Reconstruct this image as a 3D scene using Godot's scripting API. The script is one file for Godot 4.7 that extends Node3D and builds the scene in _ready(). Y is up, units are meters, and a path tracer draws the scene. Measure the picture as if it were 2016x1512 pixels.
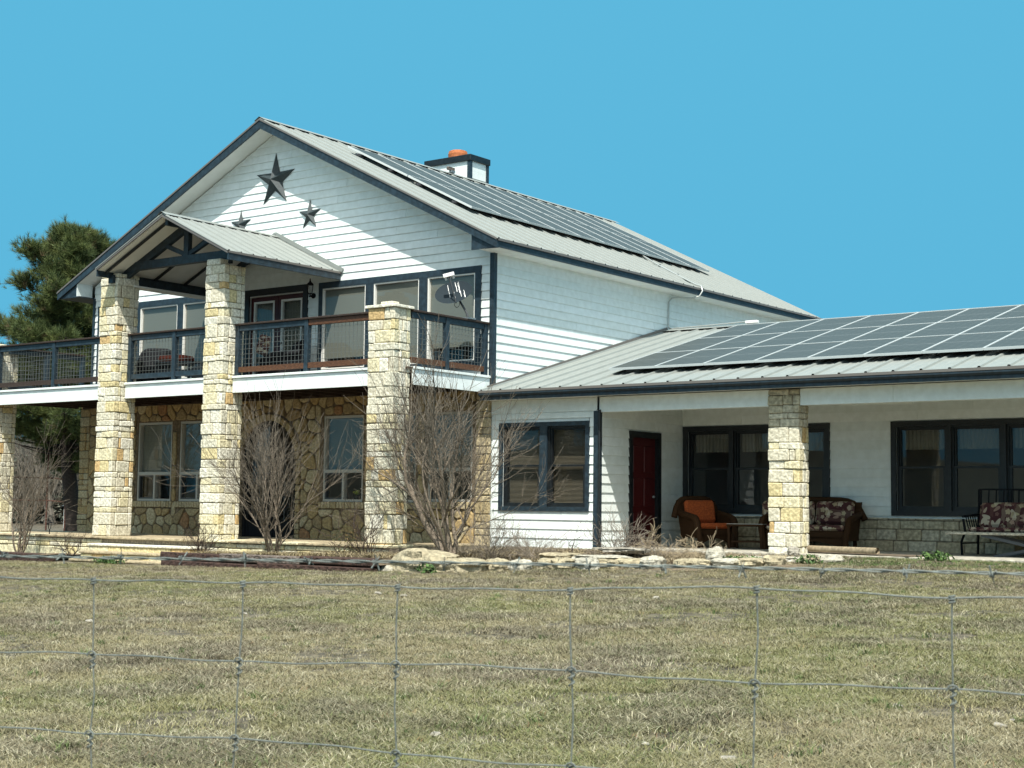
extends Node3D
# A two-storey gabled farmhouse with stone pillars, a single-storey wing, solar panels, dry lawn and a wire fence.
# World: x runs along the gable wall, y up, z towards the road; metres. The corner of the two-storey block stands at x = 0, z = 0.

const PORCH := 0.78
const WING_FLOOR := 0.775
const DECK := 4.1
var mats := {}
var taken := {}
var rng := RandomNumberGenerator.new()
var noise := FastNoiseLite.new()


func ground_y(x: float, z: float) -> float:
	var h := 0.36 + 0.013 * clampf(x, -30.0, 30.0) - 0.03 * (clampf(z, -4.0, 60.0) - 4.3)
	if z < 4.3:
		h += 0.04 * (4.3 - maxf(z, 0.3)) * clampf((x + 1.0) / 3.0, 0.0, 1.0)
		h = minf(h, 0.735)
	return h + 0.018 * noise.get_noise_2d(x * 9.0, z * 9.0)


# ---------------------------------------------------------------- mesh builder
class Build:
	var v := PackedVector3Array()
	var n := PackedVector3Array()
	var c := PackedColorArray()
	var uv := PackedVector2Array()
	var tint := Color.WHITE
	var colored := false
	var use_uv := false

	func tri(a: Vector3, b: Vector3, d: Vector3, na := Vector3.ZERO, nb := Vector3.ZERO, nd := Vector3.ZERO) -> void:
		var f := (b - a).cross(d - a).normalized()
		v.append(a); v.append(d); v.append(b)
		n.append(f if na == Vector3.ZERO else na); n.append(f if nd == Vector3.ZERO else nd); n.append(f if nb == Vector3.ZERO else nb)
		if colored:
			c.append(tint); c.append(tint); c.append(tint)

	# corners counter-clockwise seen from outside
	func quad(a: Vector3, b: Vector3, d: Vector3, e: Vector3) -> void:
		var f := (d - a).cross(e - b).normalized()
		for p: Vector3 in [a, d, b, a, e, d]:
			v.append(p); n.append(f)
			if colored: c.append(tint)
		if use_uv:
			for q: Vector2 in [Vector2(0, 1), Vector2(1, 0), Vector2(1, 1), Vector2(0, 1), Vector2(0, 0), Vector2(1, 0)]:
				uv.append(q)

	func smooth_quad(a: Vector3, b: Vector3, d: Vector3, e: Vector3, na: Vector3, nb: Vector3, nd: Vector3, ne: Vector3) -> void:
		for k: Array in [[a, na], [d, nd], [b, nb], [a, na], [e, ne], [d, nd]]:
			v.append(k[0]); n.append(k[1])
			if colored: c.append(tint)

	# eight corners: bottom ring p0..p3 counter-clockwise seen from above, top ring p4..p7
	func hexa(p: Array) -> void:
		quad(p[3], p[2], p[1], p[0])
		quad(p[4], p[5], p[6], p[7])
		for i in 4:
			var j := (i + 1) % 4
			quad(p[i], p[j], p[4 + j], p[4 + i])

	func box(lo: Vector3, hi: Vector3) -> void:
		hexa([Vector3(lo.x, lo.y, hi.z), Vector3(hi.x, lo.y, hi.z), Vector3(hi.x, lo.y, lo.z), Vector3(lo.x, lo.y, lo.z),
			Vector3(lo.x, hi.y, hi.z), Vector3(hi.x, hi.y, hi.z), Vector3(hi.x, hi.y, lo.z), Vector3(lo.x, hi.y, lo.z)])

	# box with chamfered edges
	func cbox(lo: Vector3, hi: Vector3, b: float, jit := 0.0, r: RandomNumberGenerator = null) -> void:
		b = minf(b, 0.45 * minf(hi.x - lo.x, minf(hi.y - lo.y, hi.z - lo.z)))
		var o := (lo + hi) * 0.5
		var h := (hi - lo) * 0.5
		var P := {}
		for sx in [-1, 1]:
			for sy in [-1, 1]:
				for sz in [-1, 1]:
					var s := Vector3(sx, sy, sz)
					var j := Vector3.ZERO
					if jit > 0.0: j = Vector3(r.randf_range(-jit, jit), r.randf_range(-jit, jit), r.randf_range(-jit, jit))
					for ax in 3:
						var q := h
						for k in 3:
							if k != ax: q[k] = h[k] - b
						P[[sx, sy, sz, ax]] = o + q * s + j
		for ax in 3:
			var u := (ax + 1) % 3
			var w := (ax + 2) % 3
			for s in [-1, 1]:
				var k := func(a: int, d: int) -> Vector3:
					var q := [0, 0, 0]; q[ax] = s; q[u] = a; q[w] = d
					return P[[q[0], q[1], q[2], ax]]
				if s > 0: quad(k.call(-1, -1), k.call(1, -1), k.call(1, 1), k.call(-1, 1))
				else: quad(k.call(-1, 1), k.call(1, 1), k.call(1, -1), k.call(-1, -1))
		for ax in 3:  # edges run along ax
			var u := (ax + 1) % 3
			var w := (ax + 2) % 3
			for a in [-1, 1]:
				for d in [-1, 1]:
					var k := func(e: int, face: int) -> Vector3:
						var q := [0, 0, 0]; q[ax] = e; q[u] = a; q[w] = d
						return P[[q[0], q[1], q[2], face]]
					if a * d > 0: quad(k.call(1, w), k.call(1, u), k.call(-1, u), k.call(-1, w))
					else: quad(k.call(-1, w), k.call(-1, u), k.call(1, u), k.call(1, w))
		for sx in [-1, 1]:
			for sy in [-1, 1]:
				for sz in [-1, 1]:
					var a: Vector3 = P[[sx, sy, sz, 0]]
					var d: Vector3 = P[[sx, sy, sz, 1]]
					var e: Vector3 = P[[sx, sy, sz, 2]]
					if sx * sy * sz > 0: tri(a, d, e)
					else: tri(a, e, d)

	# bar from a to b with a rectangular section
	func bar(a: Vector3, b: Vector3, w: float, h: float, up := Vector3.UP) -> void:
		var d := (b - a).normalized()
		if absf(d.dot(up)) > 0.98: up = Vector3.BACK
		var s := d.cross(up).normalized() * w * 0.5
		var t := s.cross(d).normalized() * h * 0.5
		hexa([a - s - t, a + s - t, b + s - t, b - s - t, a - s + t, a + s + t, b + s + t, b - s + t])

	# tube through points; radius a number or an array
	func tube(pts: Array, rad, sides := 6, caps := true) -> void:
		var m := pts.size()
		var rings := []
		var side := Vector3.ZERO
		for i in m:
			var d: Vector3 = (pts[mini(i + 1, m - 1)] - pts[maxi(i - 1, 0)]).normalized()
			if side == Vector3.ZERO: side = d.cross(Vector3.UP if absf(d.y) < 0.9 else Vector3.RIGHT).normalized()
			else: side = (side - d * side.dot(d)).normalized()
			var w := d.cross(side)
			var r: float = rad[i] if rad is Array else rad
			var ring := []
			for k in sides:
				var t := TAU * k / sides
				var o := side * cos(t) + w * sin(t)
				ring.append([pts[i] + o * r, o])
			rings.append(ring)
		for i in m - 1:
			for k in sides:
				var l := (k + 1) % sides
				smooth_quad(rings[i][k][0], rings[i][l][0], rings[i + 1][l][0], rings[i + 1][k][0], rings[i][k][1], rings[i][l][1], rings[i + 1][l][1], rings[i + 1][k][1])
		if caps:
			for k in range(1, sides - 1):
				tri(rings[0][0][0], rings[0][k + 1][0], rings[0][k][0])
				tri(rings[m - 1][0][0], rings[m - 1][k][0], rings[m - 1][k + 1][0])

	# prism: polygon (counter-clockwise seen from the tip of dir) pushed along dir
	func prism(poly: Array, dir: Vector3, bottom := true) -> void:
		var m := poly.size()
		for i in range(1, m - 1):
			tri(poly[0] + dir, poly[i] + dir, poly[i + 1] + dir)
			if bottom: tri(poly[0], poly[i + 1], poly[i])
		for i in m:
			var j := (i + 1) % m
			quad(poly[i], poly[j], poly[j] + dir, poly[i] + dir)

	# lathe round the y axis at o: profile of [radius, height]
	func lathe(o: Vector3, prof: Array, sides := 16) -> void:
		for i in prof.size() - 1:
			var t := Vector2(prof[i + 1][0] - prof[i][0], prof[i + 1][1] - prof[i][1]).normalized()
			for k in sides:
				var a := TAU * k / sides
				var b := TAU * (k + 1) / sides
				var da := Vector3(cos(a), 0, -sin(a))
				var db := Vector3(cos(b), 0, -sin(b))
				var na := (da * t.y - Vector3.UP * t.x).normalized()
				var nb := (db * t.y - Vector3.UP * t.x).normalized()
				var lo := Vector3(0, prof[i][1], 0)
				var hi := Vector3(0, prof[i + 1][1], 0)
				smooth_quad(o + lo + da * prof[i][0], o + lo + db * prof[i][0], o + hi + db * prof[i + 1][0], o + hi + da * prof[i + 1][0], na, nb, nb, na)

	func mesh() -> ArrayMesh:
		var arr := []
		arr.resize(Mesh.ARRAY_MAX)
		arr[Mesh.ARRAY_VERTEX] = v
		arr[Mesh.ARRAY_NORMAL] = n
		if colored: arr[Mesh.ARRAY_COLOR] = c
		if use_uv: arr[Mesh.ARRAY_TEX_UV] = uv
		var m := ArrayMesh.new()
		m.add_surface_from_arrays(Mesh.PRIMITIVE_TRIANGLES, arr)
		return m


# ---------------------------------------------------------------- nodes
func numbered(called: String) -> String:
	if not taken.has(called):
		taken[called] = 0
		return called
	taken[called] += 1
	return "%s_%03d" % [called, taken[called]]


func tag(o: Node3D, label: String, category: String, group := "", kind := "") -> Node3D:
	if label: o.set_meta("label", label)
	if category: o.set_meta("category", category)
	if group: o.set_meta("group", group)
	if kind: o.set_meta("kind", kind)
	return o


func thing(called: String, label: String, category: String, at := Vector3.ZERO, turn := 0.0, group := "") -> Node3D:
	var o := Node3D.new()
	o.name = numbered(called)
	add_child(o)
	o.position = at
	o.rotation.y = turn
	return tag(o, label, category, group)


func node(called: String, parent: Node, at := Vector3.ZERO, turn := 0.0) -> Node3D:
	var o := Node3D.new()
	o.name = called
	parent.add_child(o, true)
	o.position = at
	o.rotation.y = turn
	return o


func put(called: String, b, mat: Material, parent: Node = null) -> MeshInstance3D:
	var o := MeshInstance3D.new()
	o.mesh = b.mesh() if b is Build else b
	o.material_override = mat
	if parent == null:
		o.name = numbered(called)
		add_child(o)
	else:
		o.name = called
		parent.add_child(o, true)
	return o


func boxed(called: String, lo: Vector3, hi: Vector3, mat: Material, parent: Node = null, bevel := 0.0) -> MeshInstance3D:
	var b := Build.new()
	if bevel > 0.0: b.cbox(lo, hi, bevel)
	else: b.box(lo, hi)
	return put(called, b, mat, parent)


func structure(o: Node) -> Node:
	o.set_meta("kind", "structure")
	return o


# ---------------------------------------------------------------- materials
func lin(r: float, g: float, b: float) -> Color:
	return Color(r, g, b).linear_to_srgb()


func noise_tex(seed_: int, freq: float, lo: Color, hi: Color, size := 512, octaves := 4, as_normal := false, bump := 6.0, stretch := 1.0) -> Texture2D:
	var f := FastNoiseLite.new()
	f.seed = seed_
	f.noise_type = FastNoiseLite.TYPE_SIMPLEX_SMOOTH
	f.frequency = freq
	f.fractal_octaves = octaves
	var im := f.get_seamless_image(size, size, false, false, 0.12)
	if stretch != 1.0:
		var small := im.duplicate()
		small.resize(size, int(size / stretch), Image.INTERPOLATE_BILINEAR)
		im = Image.create(size, size, false, im.get_format())
		for k in int(stretch):
			im.blit_rect(small, Rect2i(0, 0, size, int(size / stretch)), Vector2i(0, k * int(size / stretch)))
	if as_normal:
		im.convert(Image.FORMAT_RGBA8)
		im.bump_map_to_normal_map(bump)
		return ImageTexture.create_from_image(im)
	var out := Image.create(size, size, false, Image.FORMAT_RGB8)
	for y in size:
		for x in size:
			out.set_pixel(x, y, lo.lerp(hi, clampf((im.get_pixel(x, y).r - 0.5) * 1.7 + 0.5, 0.0, 1.0)))
	return ImageTexture.create_from_image(out)


var tex := {}

func make_textures() -> void:
	tex.mottle = noise_tex(3, 0.02, Color(0.72, 0.72, 0.72), Color(1, 1, 1), 256, 5)
	tex.stone = noise_tex(4, 0.025, Color(0.80, 0.79, 0.77), Color(1, 1, 1), 256, 5)
	tex.soft = noise_tex(9, 0.03, Color(0.955, 0.955, 0.95), Color(1, 1, 1), 256, 4)
	tex.grain = noise_tex(5, 0.03, Color(0.55, 0.5, 0.46), Color(1, 1, 1), 256, 4, false, 0.0, 8.0)
	tex.rock_n = noise_tex(7, 0.016, Color.BLACK, Color.WHITE, 256, 5, true, 14.0)
	tex.fine_n = noise_tex(8, 0.06, Color.BLACK, Color.WHITE, 256, 3, true, 5.0)
	tex.wave_n = noise_tex(12, 0.006, Color.BLACK, Color.WHITE, 256, 2, true, 1.5)
	tex.bark = noise_tex(15, 0.03, Color(0.4, 0.38, 0.36), Color(1, 1, 1), 256, 4, false, 0.0, 6.0)


# col is a linear base colour
func mat(key: String, col: Color, rough := 0.8, t = null, scale := 1.0, nt = null, nscale := 1.0, metal := 0.0) -> StandardMaterial3D:
	if mats.has(key): return mats[key]
	var m := StandardMaterial3D.new()
	m.resource_name = key
	m.albedo_color = lin(col.r, col.g, col.b)
	m.roughness = rough
	m.metallic = metal
	if t != null or nt != null:
		m.uv1_triplanar = true
		m.uv1_world_triplanar = true
		m.uv1_scale = Vector3.ONE * scale
	if t != null: m.albedo_texture = t
	if nt != null:
		m.normal_enabled = true
		m.normal_texture = nt
		m.normal_scale = nscale
	mats[key] = m
	return m


func make_materials() -> void:
	make_textures()
	mat("white_siding", Color(0.78, 0.84, 0.83), 0.55, tex.soft, 0.6)
	mat("white_trim", Color(0.79, 0.85, 0.84), 0.5, tex.soft, 0.6)
	mat("soffit", Color(0.80, 0.82, 0.79), 0.6, tex.soft, 0.3)
	mat("slate_blue", Color(0.019, 0.039, 0.056), 0.55, tex.mottle, 1.2)
	mat("dark_casing", Color(0.010, 0.014, 0.017), 0.45, tex.mottle, 1.2)
	mat("drip_edge", Color(0.13, 0.12, 0.11), 0.45)
	mat("roof_metal", Color(0.255, 0.275, 0.26), 0.55, tex.soft, 0.5, tex.wave_n, 0.2, 0.1)
	mat("mortar", Color(0.30, 0.25, 0.18), 0.95, tex.mottle, 2.0)
	mat("mortar_dark", Color(0.20, 0.15, 0.095), 0.95, tex.mottle, 2.0)
	var lime := [Color(0.76, 0.73, 0.59), Color(0.80, 0.78, 0.67), Color(0.72, 0.68, 0.54), Color(0.76, 0.70, 0.48), Color(0.72, 0.62, 0.35), Color(0.62, 0.44, 0.21)]
	for i in lime.size(): mat("lime_%d" % i, lime[i], 0.9, tex.stone, 2.3, tex.rock_n, 0.38)
	var smooth := [Color(0.58, 0.52, 0.37), Color(0.63, 0.58, 0.44), Color(0.54, 0.47, 0.32), Color(0.45, 0.31, 0.15)]
	for i in smooth.size(): mat("ashlar_%d" % i, smooth[i], 0.85, tex.mottle, 1.7, tex.fine_n, 0.5)
	var field := [Color(0.43, 0.335, 0.185), Color(0.47, 0.38, 0.22), Color(0.36, 0.27, 0.145), Color(0.45, 0.33, 0.16), Color(0.53, 0.45, 0.29), Color(0.36, 0.20, 0.095)]
	for i in field.size(): mat("field_%d" % i, field[i], 0.9, tex.stone, 2.1, tex.rock_n, 0.5)
	mat("paving", Color(0.47, 0.385, 0.245), 0.9, tex.mottle, 1.1, tex.fine_n, 0.6)
	mat("concrete", Color(0.50, 0.47, 0.39), 0.9, tex.mottle, 1.0, tex.fine_n, 0.5)
	mat("porch_floor", Color(0.34, 0.30, 0.24), 0.9, tex.mottle, 1.0)
	mat("stained_wood", Color(0.14, 0.060, 0.024), 0.6, tex.grain, 1.6)
	mat("dark_wood", Color(0.050, 0.030, 0.020), 0.7, tex.grain, 1.6)
	mat("joist_wood", Color(0.10, 0.065, 0.040), 0.85, tex.grain, 1.2)
	mat("sleeper_wood", Color(0.075, 0.040, 0.030), 0.9, tex.grain, 1.3, tex.rock_n, 0.8)
	mat("sleeper_grey", Color(0.20, 0.17, 0.15), 0.9, tex.grain, 1.3, tex.rock_n, 0.8)
	mat("red_door", Color(0.058, 0.0025, 0.003), 0.5)
	mat("crimson", Color(0.05, 0.0035, 0.0045), 0.4)
	mat("galvanised", Color(0.30, 0.33, 0.34), 0.45, tex.mottle, 3.0, null, 1.0, 0.5)
	mat("fence_wire", Color(0.19, 0.215, 0.20), 0.6, tex.mottle, 9.0, null, 1.0, 0.1)
	mat("iron", Color(0.012, 0.013, 0.015), 0.5)
	mat("iron_grey", Color(0.05, 0.055, 0.06), 0.5)
	mat("mesh_wire", Color(0.16, 0.17, 0.16), 0.5, null, 1.0, null, 1.0, 0.4)
	mat("solar_shade", Color(0.13, 0.14, 0.115), 0.8)
	mat("interior", Color(0.22, 0.20, 0.17), 0.9)
	mat("blind", Color(0.13, 0.115, 0.08), 0.6)
	mat("curtain", Color(0.15, 0.15, 0.12), 0.9)
	mat("frame_metal", Color(0.42, 0.41, 0.37), 0.45)
	mat("vinyl", Color(0.74, 0.73, 0.68), 0.5)
	mat("conduit", Color(0.46, 0.48, 0.46), 0.4, null, 1.0, null, 1.0, 0.5)
	mat("terracotta", Color(0.55, 0.17, 0.055), 0.8, tex.mottle, 2.0)
	mat("wicker", Color(0.075, 0.040, 0.020), 0.7, tex.grain, 9.0)
	mat("orange_cloth", Color(0.52, 0.105, 0.020), 0.9, tex.mottle, 4.0)
	mat("coral_cloth", Color(0.42, 0.075, 0.035), 0.9, tex.mottle, 4.0)
	mat("bark_pale", Color(0.36, 0.295, 0.225), 0.9, tex.bark, 2.0)
	mat("twig_brown", Color(0.31, 0.265, 0.205), 0.9, tex.bark, 3.0)
	mat("twig_dark", Color(0.11, 0.075, 0.055), 0.9, tex.bark, 3.0)
	mat("pine_bark", Color(0.045, 0.033, 0.026), 0.95, tex.bark, 1.2)
	mat("soil", Color(0.20, 0.15, 0.095), 0.95, tex.mottle, 2.3, tex.rock_n, 1.0)
	mat("limestone_rock", Color(0.45, 0.39, 0.26), 0.95, tex.mottle, 1.6, tex.rock_n, 1.4)
	mat("pale_rock", Color(0.52, 0.49, 0.40), 0.95, tex.mottle, 2.2, tex.rock_n, 1.2)
	mat("grey_rock", Color(0.40, 0.37, 0.31), 0.95, tex.mottle, 1.9, tex.rock_n, 1.4)
	mat("weathered_star", Color(0.034, 0.053, 0.060), 0.6, tex.mottle, 2.5)
	mat("dish_grey", Color(0.021, 0.030, 0.037), 0.75, tex.soft, 2.0)
	mat("white_plastic", Color(0.75, 0.74, 0.72), 0.5)
	mat("panel_frame", Color(0.52, 0.56, 0.56), 0.5)
	mat("rack", Color(0.05, 0.05, 0.055), 0.5)
	var g := StandardMaterial3D.new()
	g.transparency = BaseMaterial3D.TRANSPARENCY_ALPHA
	g.albedo_color = Color(0.1, 0.12, 0.12, 0.03)
	g.roughness = 0.01
	g.metallic_specular = 1.0
	mats.glass = g
	for k in ["iron", "dish_grey", "wicker"]: mats[k].metallic_specular = 0.2
	mats.iron.roughness = 0.7
	for k in 4: mat("siding_%d" % k, [Color(0.78, 0.84, 0.83), Color(0.75, 0.81, 0.795), Color(0.795, 0.85, 0.845), Color(0.77, 0.82, 0.80)][k], 0.55, tex.soft, 0.6)
	mats.leafy = vertex_mat(0.75)
	mats.solar_face = solar_face_material()
	mats.floral = floral_material(Color(0.055, 0.012, 0.014))
	mats.pale_floral = mats.floral.duplicate()
	mats.pale_floral.uv1_scale = Vector3.ONE * 1.9
	mat("curtain_tan", Color(0.36, 0.29, 0.19), 0.9, tex.mottle, 2.0)
	mat("porch_mat", Color(0.17, 0.13, 0.09), 0.95, tex.mottle, 2.0)


func vertex_mat(rough: float) -> StandardMaterial3D:
	var m := StandardMaterial3D.new()
	m.vertex_color_use_as_albedo = true
	m.roughness = rough
	return m


# monocrystalline cells: dark blocks parted by thin pale lines, two halves per panel
func solar_face_material() -> StandardMaterial3D:
	var w := 192
	var h := 384
	var im := Image.create(w, h, false, Image.FORMAT_RGB8)
	var cell := lin(0.056, 0.062, 0.059)
	var cell2 := lin(0.063, 0.070, 0.066)
	for y in h:
		for x in w:
			im.set_pixel(x, y, cell if (x / 32 + y / 32) % 2 == 0 else cell2)
	for k in range(1, 6): im.fill_rect(Rect2i(k * 32, 0, 1, h), lin(0.115, 0.125, 0.12))
	for k in range(1, 12): im.fill_rect(Rect2i(0, k * 32, w, 1), lin(0.075, 0.084, 0.08))
	for k in 30: im.fill_rect(Rect2i(int(k * 6.4 + 3), 0, 1, h), lin(0.072, 0.080, 0.076))
	im.fill_rect(Rect2i(0, 191, w, 2), lin(0.34, 0.36, 0.36))
	var m := StandardMaterial3D.new()
	m.albedo_texture = ImageTexture.create_from_image(im)
	m.roughness = 0.45
	m.metallic_specular = 0.25
	return m


# dark ground printed with pale leaves and small flowers
func floral_material(ground: Color) -> StandardMaterial3D:
	var r := RandomNumberGenerator.new()
	r.seed = 77
	var s := 512
	var im := Image.create(s, s, false, Image.FORMAT_RGB8)
	im.fill(lin(ground.r, ground.g, ground.b))
	var inks := [Color(0.46, 0.38, 0.27), Color(0.55, 0.48, 0.36), Color(0.20, 0.10, 0.08), Color(0.34, 0.22, 0.16), Color(0.40, 0.33, 0.20)]
	for k in 95:
		var ink: Color = inks[r.randi() % inks.size()]
		var col := lin(ink.r, ink.g, ink.b)
		var o := Vector2(r.randf() * s, r.randf() * s)
		var petals := 1 if r.randf() < 0.55 else 5
		var turn := r.randf() * TAU
		var size := r.randf_range(20, 40) if petals == 1 else r.randf_range(15, 24)
		for p in petals:
			var d := Vector2.from_angle(turn + TAU * p / petals)
			for i in range(-48, 49):
				for j in range(-48, 49):
					var q := Vector2(i, j)
					var a := q.dot(d) / size
					var b := q.dot(d.orthogonal()) / (size * 0.42)
					if (petals == 1 and a * a + b * b * (1.0 + 0.6 * a) < 1.0) or (petals == 5 and (a - 0.5) * (a - 0.5) * 3.4 + b * b < 1.0):
						im.set_pixel(posmod(int(o.x) + i, s), posmod(int(o.y) + j, s), col)
	var m := StandardMaterial3D.new()
	m.albedo_texture = ImageTexture.create_from_image(im)
	m.uv1_triplanar = true
	m.uv1_world_triplanar = true
	m.uv1_scale = Vector3.ONE * 0.85
	m.roughness = 0.9
	return m


# ---------------------------------------------------------------- walls
# local frame of a wall: x along it, y up, z out of it
func wall_mesh(u0: float, u1: float, v0: float, v1: float, w0: float, w1: float, holes: Array) -> Build:
	var us := [u0, u1]
	var vs := [v0, v1]
	for h in holes:
		us.append(clampf(h[0], u0, u1)); us.append(clampf(h[1], u0, u1)); vs.append(clampf(h[2], v0, v1)); vs.append(clampf(h[3], v0, v1))
	us.sort(); vs.sort()
	var b := Build.new()
	for i in us.size() - 1:
		if us[i + 1] - us[i] < 0.001: continue
		for j in vs.size() - 1:
			if vs[j + 1] - vs[j] < 0.001: continue
			var u: float = (us[i] + us[i + 1]) / 2
			var v: float = (vs[j] + vs[j + 1]) / 2
			var open := false
			for h in holes:
				if u > h[0] and u < h[1] and v > h[2] and v < h[3]: open = true
			if not open: b.box(Vector3(us[i], vs[j], w0), Vector3(us[i + 1], vs[j + 1], w1))
	return b


# lapped boards; span(y) gives [left end, right end] at that height
func siding(wall: Node3D, y0: float, y1: float, step: float, span: Callable, holes: Array, m: Material, w := 0.0) -> void:
	var y := y0
	var row := 0
	while y < y1 - 0.02:
		var top := minf(y + step, y1)
		var a: Array = span.call(y)
		var t: Array = span.call(top)
		if a[1] - a[0] < 0.06: break
		var cuts := [[a[0], a[1]]]
		for h in holes:
			if y + step * 0.5 > h[2] and y + step * 0.5 < h[3]:
				var next := []
				for c in cuts:
					if h[1] <= c[0] or h[0] >= c[1]: next.append(c)
					else:
						if h[0] - c[0] > 0.02: next.append([c[0], h[0]])
						if c[1] - h[1] > 0.02: next.append([h[1], c[1]])
				cuts = next
		for c in cuts:
			var p: float = c[0]
			var first := true
			while p < c[1] - 0.001:
				var len_ := 3.66 if not first else 1.1 + 2.56 * fposmod(row * 0.41, 1.0)
				first = false
				var q := minf(p + len_, c[1])
				if c[1] - q < 0.5: q = c[1]
				var tl: float = t[0] if p == a[0] else p
				var tr: float = t[1] if q == a[1] else q
				var g := 0.0025
				var o := rng.randf_range(0.0, 0.002)
				var b := Build.new()
				b.hexa([Vector3(p + g, y, w + 0.027 + o), Vector3(q - g, y, w + 0.027 + o), Vector3(q - g, y, w), Vector3(p + g, y, w),
					Vector3(tl + g, top, w + 0.0065 + o), Vector3(tr - g, top, w + 0.0065 + o), Vector3(tr - g, top, w), Vector3(tl + g, top, w)])
				put("siding_board", b, mats["siding_%d" % (rng.randi() % 4)], wall)
				p = q
		y += step
		row += 1


# coursed stone faces. rows of chamfered blocks on the plane z = w (local frame)
func courses(parent: Node3D, u0: float, u1: float, v0: float, v1: float, w: float, depth: float, set_: String, heights: Array, lens: Array, holes := [], called := "stone", tone = null, rough := 0.006) -> void:
	var y := v0
	var k := 0
	while y < v1 - 0.03:
		var h: float = heights[rng.randi() % heights.size()]
		if v1 - y - h < 0.07: h = v1 - y
		var x := u0
		while x < u1 - 0.001:
			var l: float = lens[0] + (lens[1] - lens[0]) * pow(rng.randf(), 1.2)
			if u1 - x - l < lens[0] * 0.7: l = u1 - x
			var blocked := false
			for q in holes:
				if x + l * 0.5 > q[0] and x + l * 0.5 < q[1] and y + h * 0.5 > q[2] and y + h * 0.5 < q[3]: blocked = true
			if not blocked:
				var j := 0.007
				var b := Build.new()
				b.cbox(Vector3(x + j, y + j, w - depth), Vector3(x + l - j, y + h - j, w + rng.randf_range(-rough, rough)), 0.016, 0.005, rng)
				put(called, b, mats["%s_%d" % [set_, tone.call(y) if tone != null else rng.randi() % 3]], parent)
			x += l
		y += h
		k += 1


func lime_tone() -> int:
	var r := rng.randf()
	if r < 0.035: return 5
	if r < 0.10: return 4
	if r < 0.28: return 3
	return rng.randi() % 3


func pillar(label: String, x0: float, x1: float, z0: float, z1: float, y0: float, y1: float, cap: int, smooth_top := 99.0) -> Node3D:
	var p := thing("stone_pillar", label, "pillar", Vector3((x0 + x1) / 2, y0, (z0 + z1) / 2), 0.0, "pale limestone pillars of the house")
	var hx := (x1 - x0) / 2
	var hz := (z1 - z0) / 2
	boxed("mortar_core", Vector3(-hx + 0.022, -0.3, -hz + 0.022), Vector3(hx - 0.022, y1 - y0, hz - 0.022), mats.mortar, p)
	var y := -0.22
	while y < y1 - y0 - 0.02:
		var h: float = [0.10, 0.12, 0.14, 0.17, 0.20, 0.235, 0.27][rng.randi() % 7]
		if y1 - y0 - y - h < 0.08: h = y1 - y0 - y
		var d := rng.randf_range(0.11, 0.2)
		# the front row takes the corners, the flanks fill in behind it
		for row in 4:
			var a := 0.0
			var len_: float = [2 * hx, 2 * hz - d, 2 * hx, 2 * hz - d][row]
			if row == 2: len_ = 2 * hx
			while a < len_ - 0.001:
				var l := rng.randf_range(0.07, 0.50) if row < 2 else len_
				if row == 2: l = len_ * rng.randf_range(0.4, 0.6)
				if len_ - a - l < 0.06: l = len_ - a
				var j := 0.0045
				var b := Build.new()
				var e := rng.randf_range(-0.006, 0.014)
				if row == 0: b.cbox(Vector3(-hx + a + j - (e if a == 0.0 else 0.0), y + j, hz - d + j), Vector3(-hx + a + l - j + (e if a + l > len_ - 0.001 else 0.0), y + h - j, hz + e), 0.014, 0.008, rng)
				elif row == 1: b.cbox(Vector3(hx - 0.1, y + j, -hz + 0.1 + a * (len_ - 0.1) / len_ + j), Vector3(hx + e, y + h - j, -hz + 0.1 + (a + l) * (len_ - 0.1) / len_ - j), 0.014, 0.008, rng)
				elif row == 2: b.cbox(Vector3(-hx + a + j, y + j, -hz - e), Vector3(-hx + a + l - j, y + h - j, -hz + 0.09), 0.014, 0.008, rng)
				else: b.cbox(Vector3(-hx - e, y + j, -hz + 0.1 + a + j), Vector3(-hx + 0.1, y + h - j, -hz + 0.1 + minf(a + l, len_ - 0.1) - j), 0.014, 0.008, rng)
				put("stone", b, mats["ashlar_%d" % (rng.randi() % 2)] if y + y0 > smooth_top else mats["lime_%d" % lime_tone()], p)
				a += l
		y += h
	if cap == 1:
		var b := Build.new()
		b.cbox(Vector3(-hx - 0.05, y1 - y0, -hz - 0.05), Vector3(hx + 0.05, y1 - y0 + 0.055, hz + 0.05), 0.008, 0.003, rng)
		put("cap_stone", b, mats.lime_1, p)
		b = Build.new()
		b.cbox(Vector3(-hx * 0.35, y1 - y0 + 0.055, -hz * 0.3), Vector3(hx * 0.55, y1 - y0 + 0.13, hz * 0.6), 0.012, 0.004, rng)
		put("top_stone", b, mats.lime_2, p)
	elif cap == 2:
		var b := Build.new()
		b.cbox(Vector3(-hx + 0.01, y1 - y0 + 0.004, -hz + 0.3), Vector3(hx * 0.45, y1 - y0 + 0.13, hz), 0.018, 0.006, rng)
		put("top_stone", b, mats.lime_1, p)
	return p


# ---------------------------------------------------------------- windows and doors (local frame of the wall)
func pane(parent: Node3D, u0: float, u1: float, v0: float, v1: float, w: float) -> void:
	var b := Build.new()
	b.quad(Vector3(u0, v0, w), Vector3(u1, v0, w), Vector3(u1, v1, w), Vector3(u0, v1, w))
	put("pane", b, mats.glass, parent)


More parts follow.
